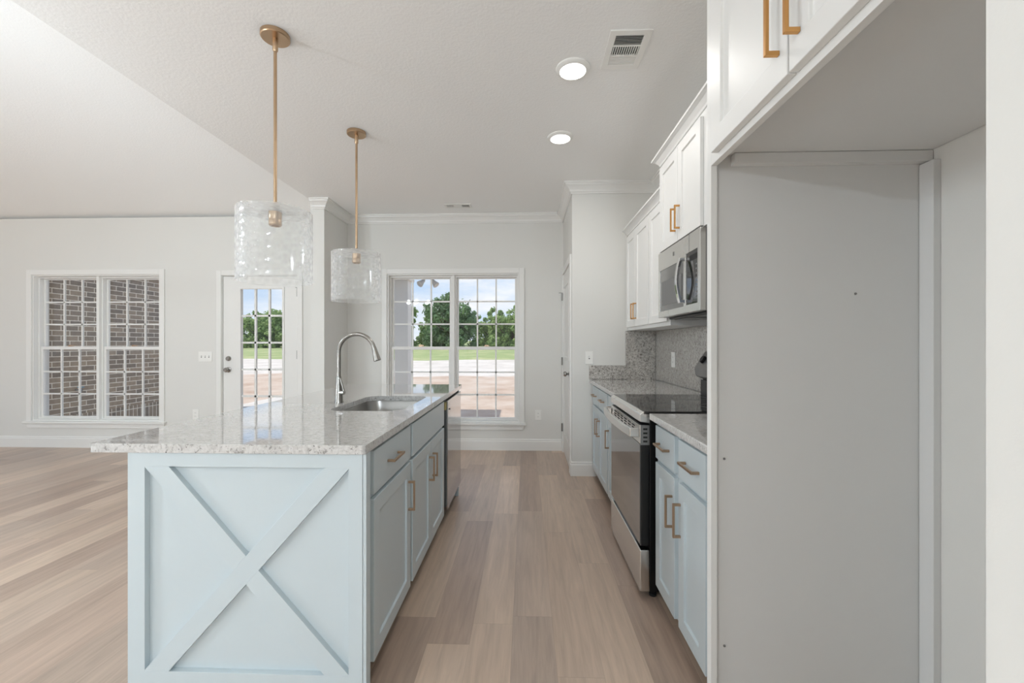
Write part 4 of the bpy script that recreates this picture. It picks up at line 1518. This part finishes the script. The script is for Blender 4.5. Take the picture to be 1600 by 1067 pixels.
# ------------------------------------------------------------------ unseen globes added as fill light, and the mirrored chandelier
def fill_globe(label, cx, cy, cz, ztop, rad):  # hanging globe added out of view to brighten the rooms
    r = thing('fill_globe', label, 'lamp', (cx, cy, ztop))
    MB().lathe([(0, 0), (0.07, 0), (0.07, -0.02), (0, -0.02)], (cx, cy, ztop - 0.0005), 32).build('canopy', M_brass, r, smooth=True)
    MB().lathe([(0, ztop - 0.02), (0.008, ztop - 0.02), (0.008, cz + rad - 0.01), (0, cz + rad - 0.01)], (cx, cy, 0), 14).build('rod', M_brass, r, smooth=True)
    n = 16
    MB().lathe([(rad * math.sin(PI * k / n), cz - rad * math.cos(PI * k / n)) for k in range(n + 1)], (cx, cy, 0), 32).build('globe', M_fill_globe, r, smooth=True)
def vz(y):
    return CZ + (YL - y) * VS if y > RY else RZ + (y - RY) / (REAR - RY) * (CZ + 0.05 - RZ)
fill_globe('added fill-light globe hanging in the living room beyond the left edge of the picture', -3.6, 1.3, 2.2, vz(1.3), 0.100)
fill_globe('added fill-light globe hanging over the floor behind the camera', 0.05, -2.6, 1.45, CZ, 0.145)
fx_, fy_ = -3.6, 0.3  # standing globe, an extra fill light added out of view
r = thing('floor_fill_globe', 'added fill-light globe on a brass stand in the living room left of the camera', 'lamp', (fx_, fy_, 0))
MB().lathe([(0, 0), (0.14, 0), (0.14, 0.012), (0.03, 0.022), (0, 0.022)], (fx_, fy_, 0), 36).build('base', M_brass, r, smooth=True)
MB().lathe([(0, 0.022), (0.010, 0.022), (0.010, 0.745), (0, 0.745)], (fx_, fy_, 0), 14).build('pole', M_brass, r, smooth=True)
MB().lathe([(0.115 * math.sin(PI * k / 16), 0.86 - 0.115 * math.cos(PI * k / 16)) for k in range(17)], (fx_, fy_, 0), 32).build('globe', M_fill_globe, r, smooth=True)
cx, cy, cz = -3.1, -2.0, 2.45
r = thing('chandelier', 'five-bulb brass chandelier hanging behind the camera, mirrored in the far window', 'chandelier', (cx, cy, vz(cy)))
MB().lathe([(0, 0), (0.07, 0), (0.07, -0.02), (0, -0.02)], (cx, cy, vz(cy) - 0.002), 32).build('canopy', M_brass, r, smooth=True)
MB().lathe([(0, vz(cy) - 0.02), (0.008, vz(cy) - 0.02), (0.008, cz - 0.20), (0.03, cz - 0.22), (0.02, cz - 0.26), (0, cz - 0.27)], (cx, cy, 0), 16).build('stem', M_brass, r, smooth=True)
for k in range(5):
    a = 2 * PI * k / 5 + 0.3
    ux, uy = math.cos(a), math.sin(a)
    am = MB().tube([(cx + ux * q_, cy + uy * q_, cz + zz) for q_, zz in ((0.01, -0.23), (0.12, -0.26), (0.24, -0.22), (0.30, -0.13), (0.30, -0.052))], 0.008, 10).build('arm', M_brass, r, smooth=True)
    n = 12
    MB().lathe([(0.05 * math.sin(PI * j / n), cz - 0.05 * math.cos(PI * j / n)) for j in range(n + 1)], (cx + ux * 0.30, cy + uy * 0.30, 0), 20).build('bulb', M_bulb, am, smooth=True)
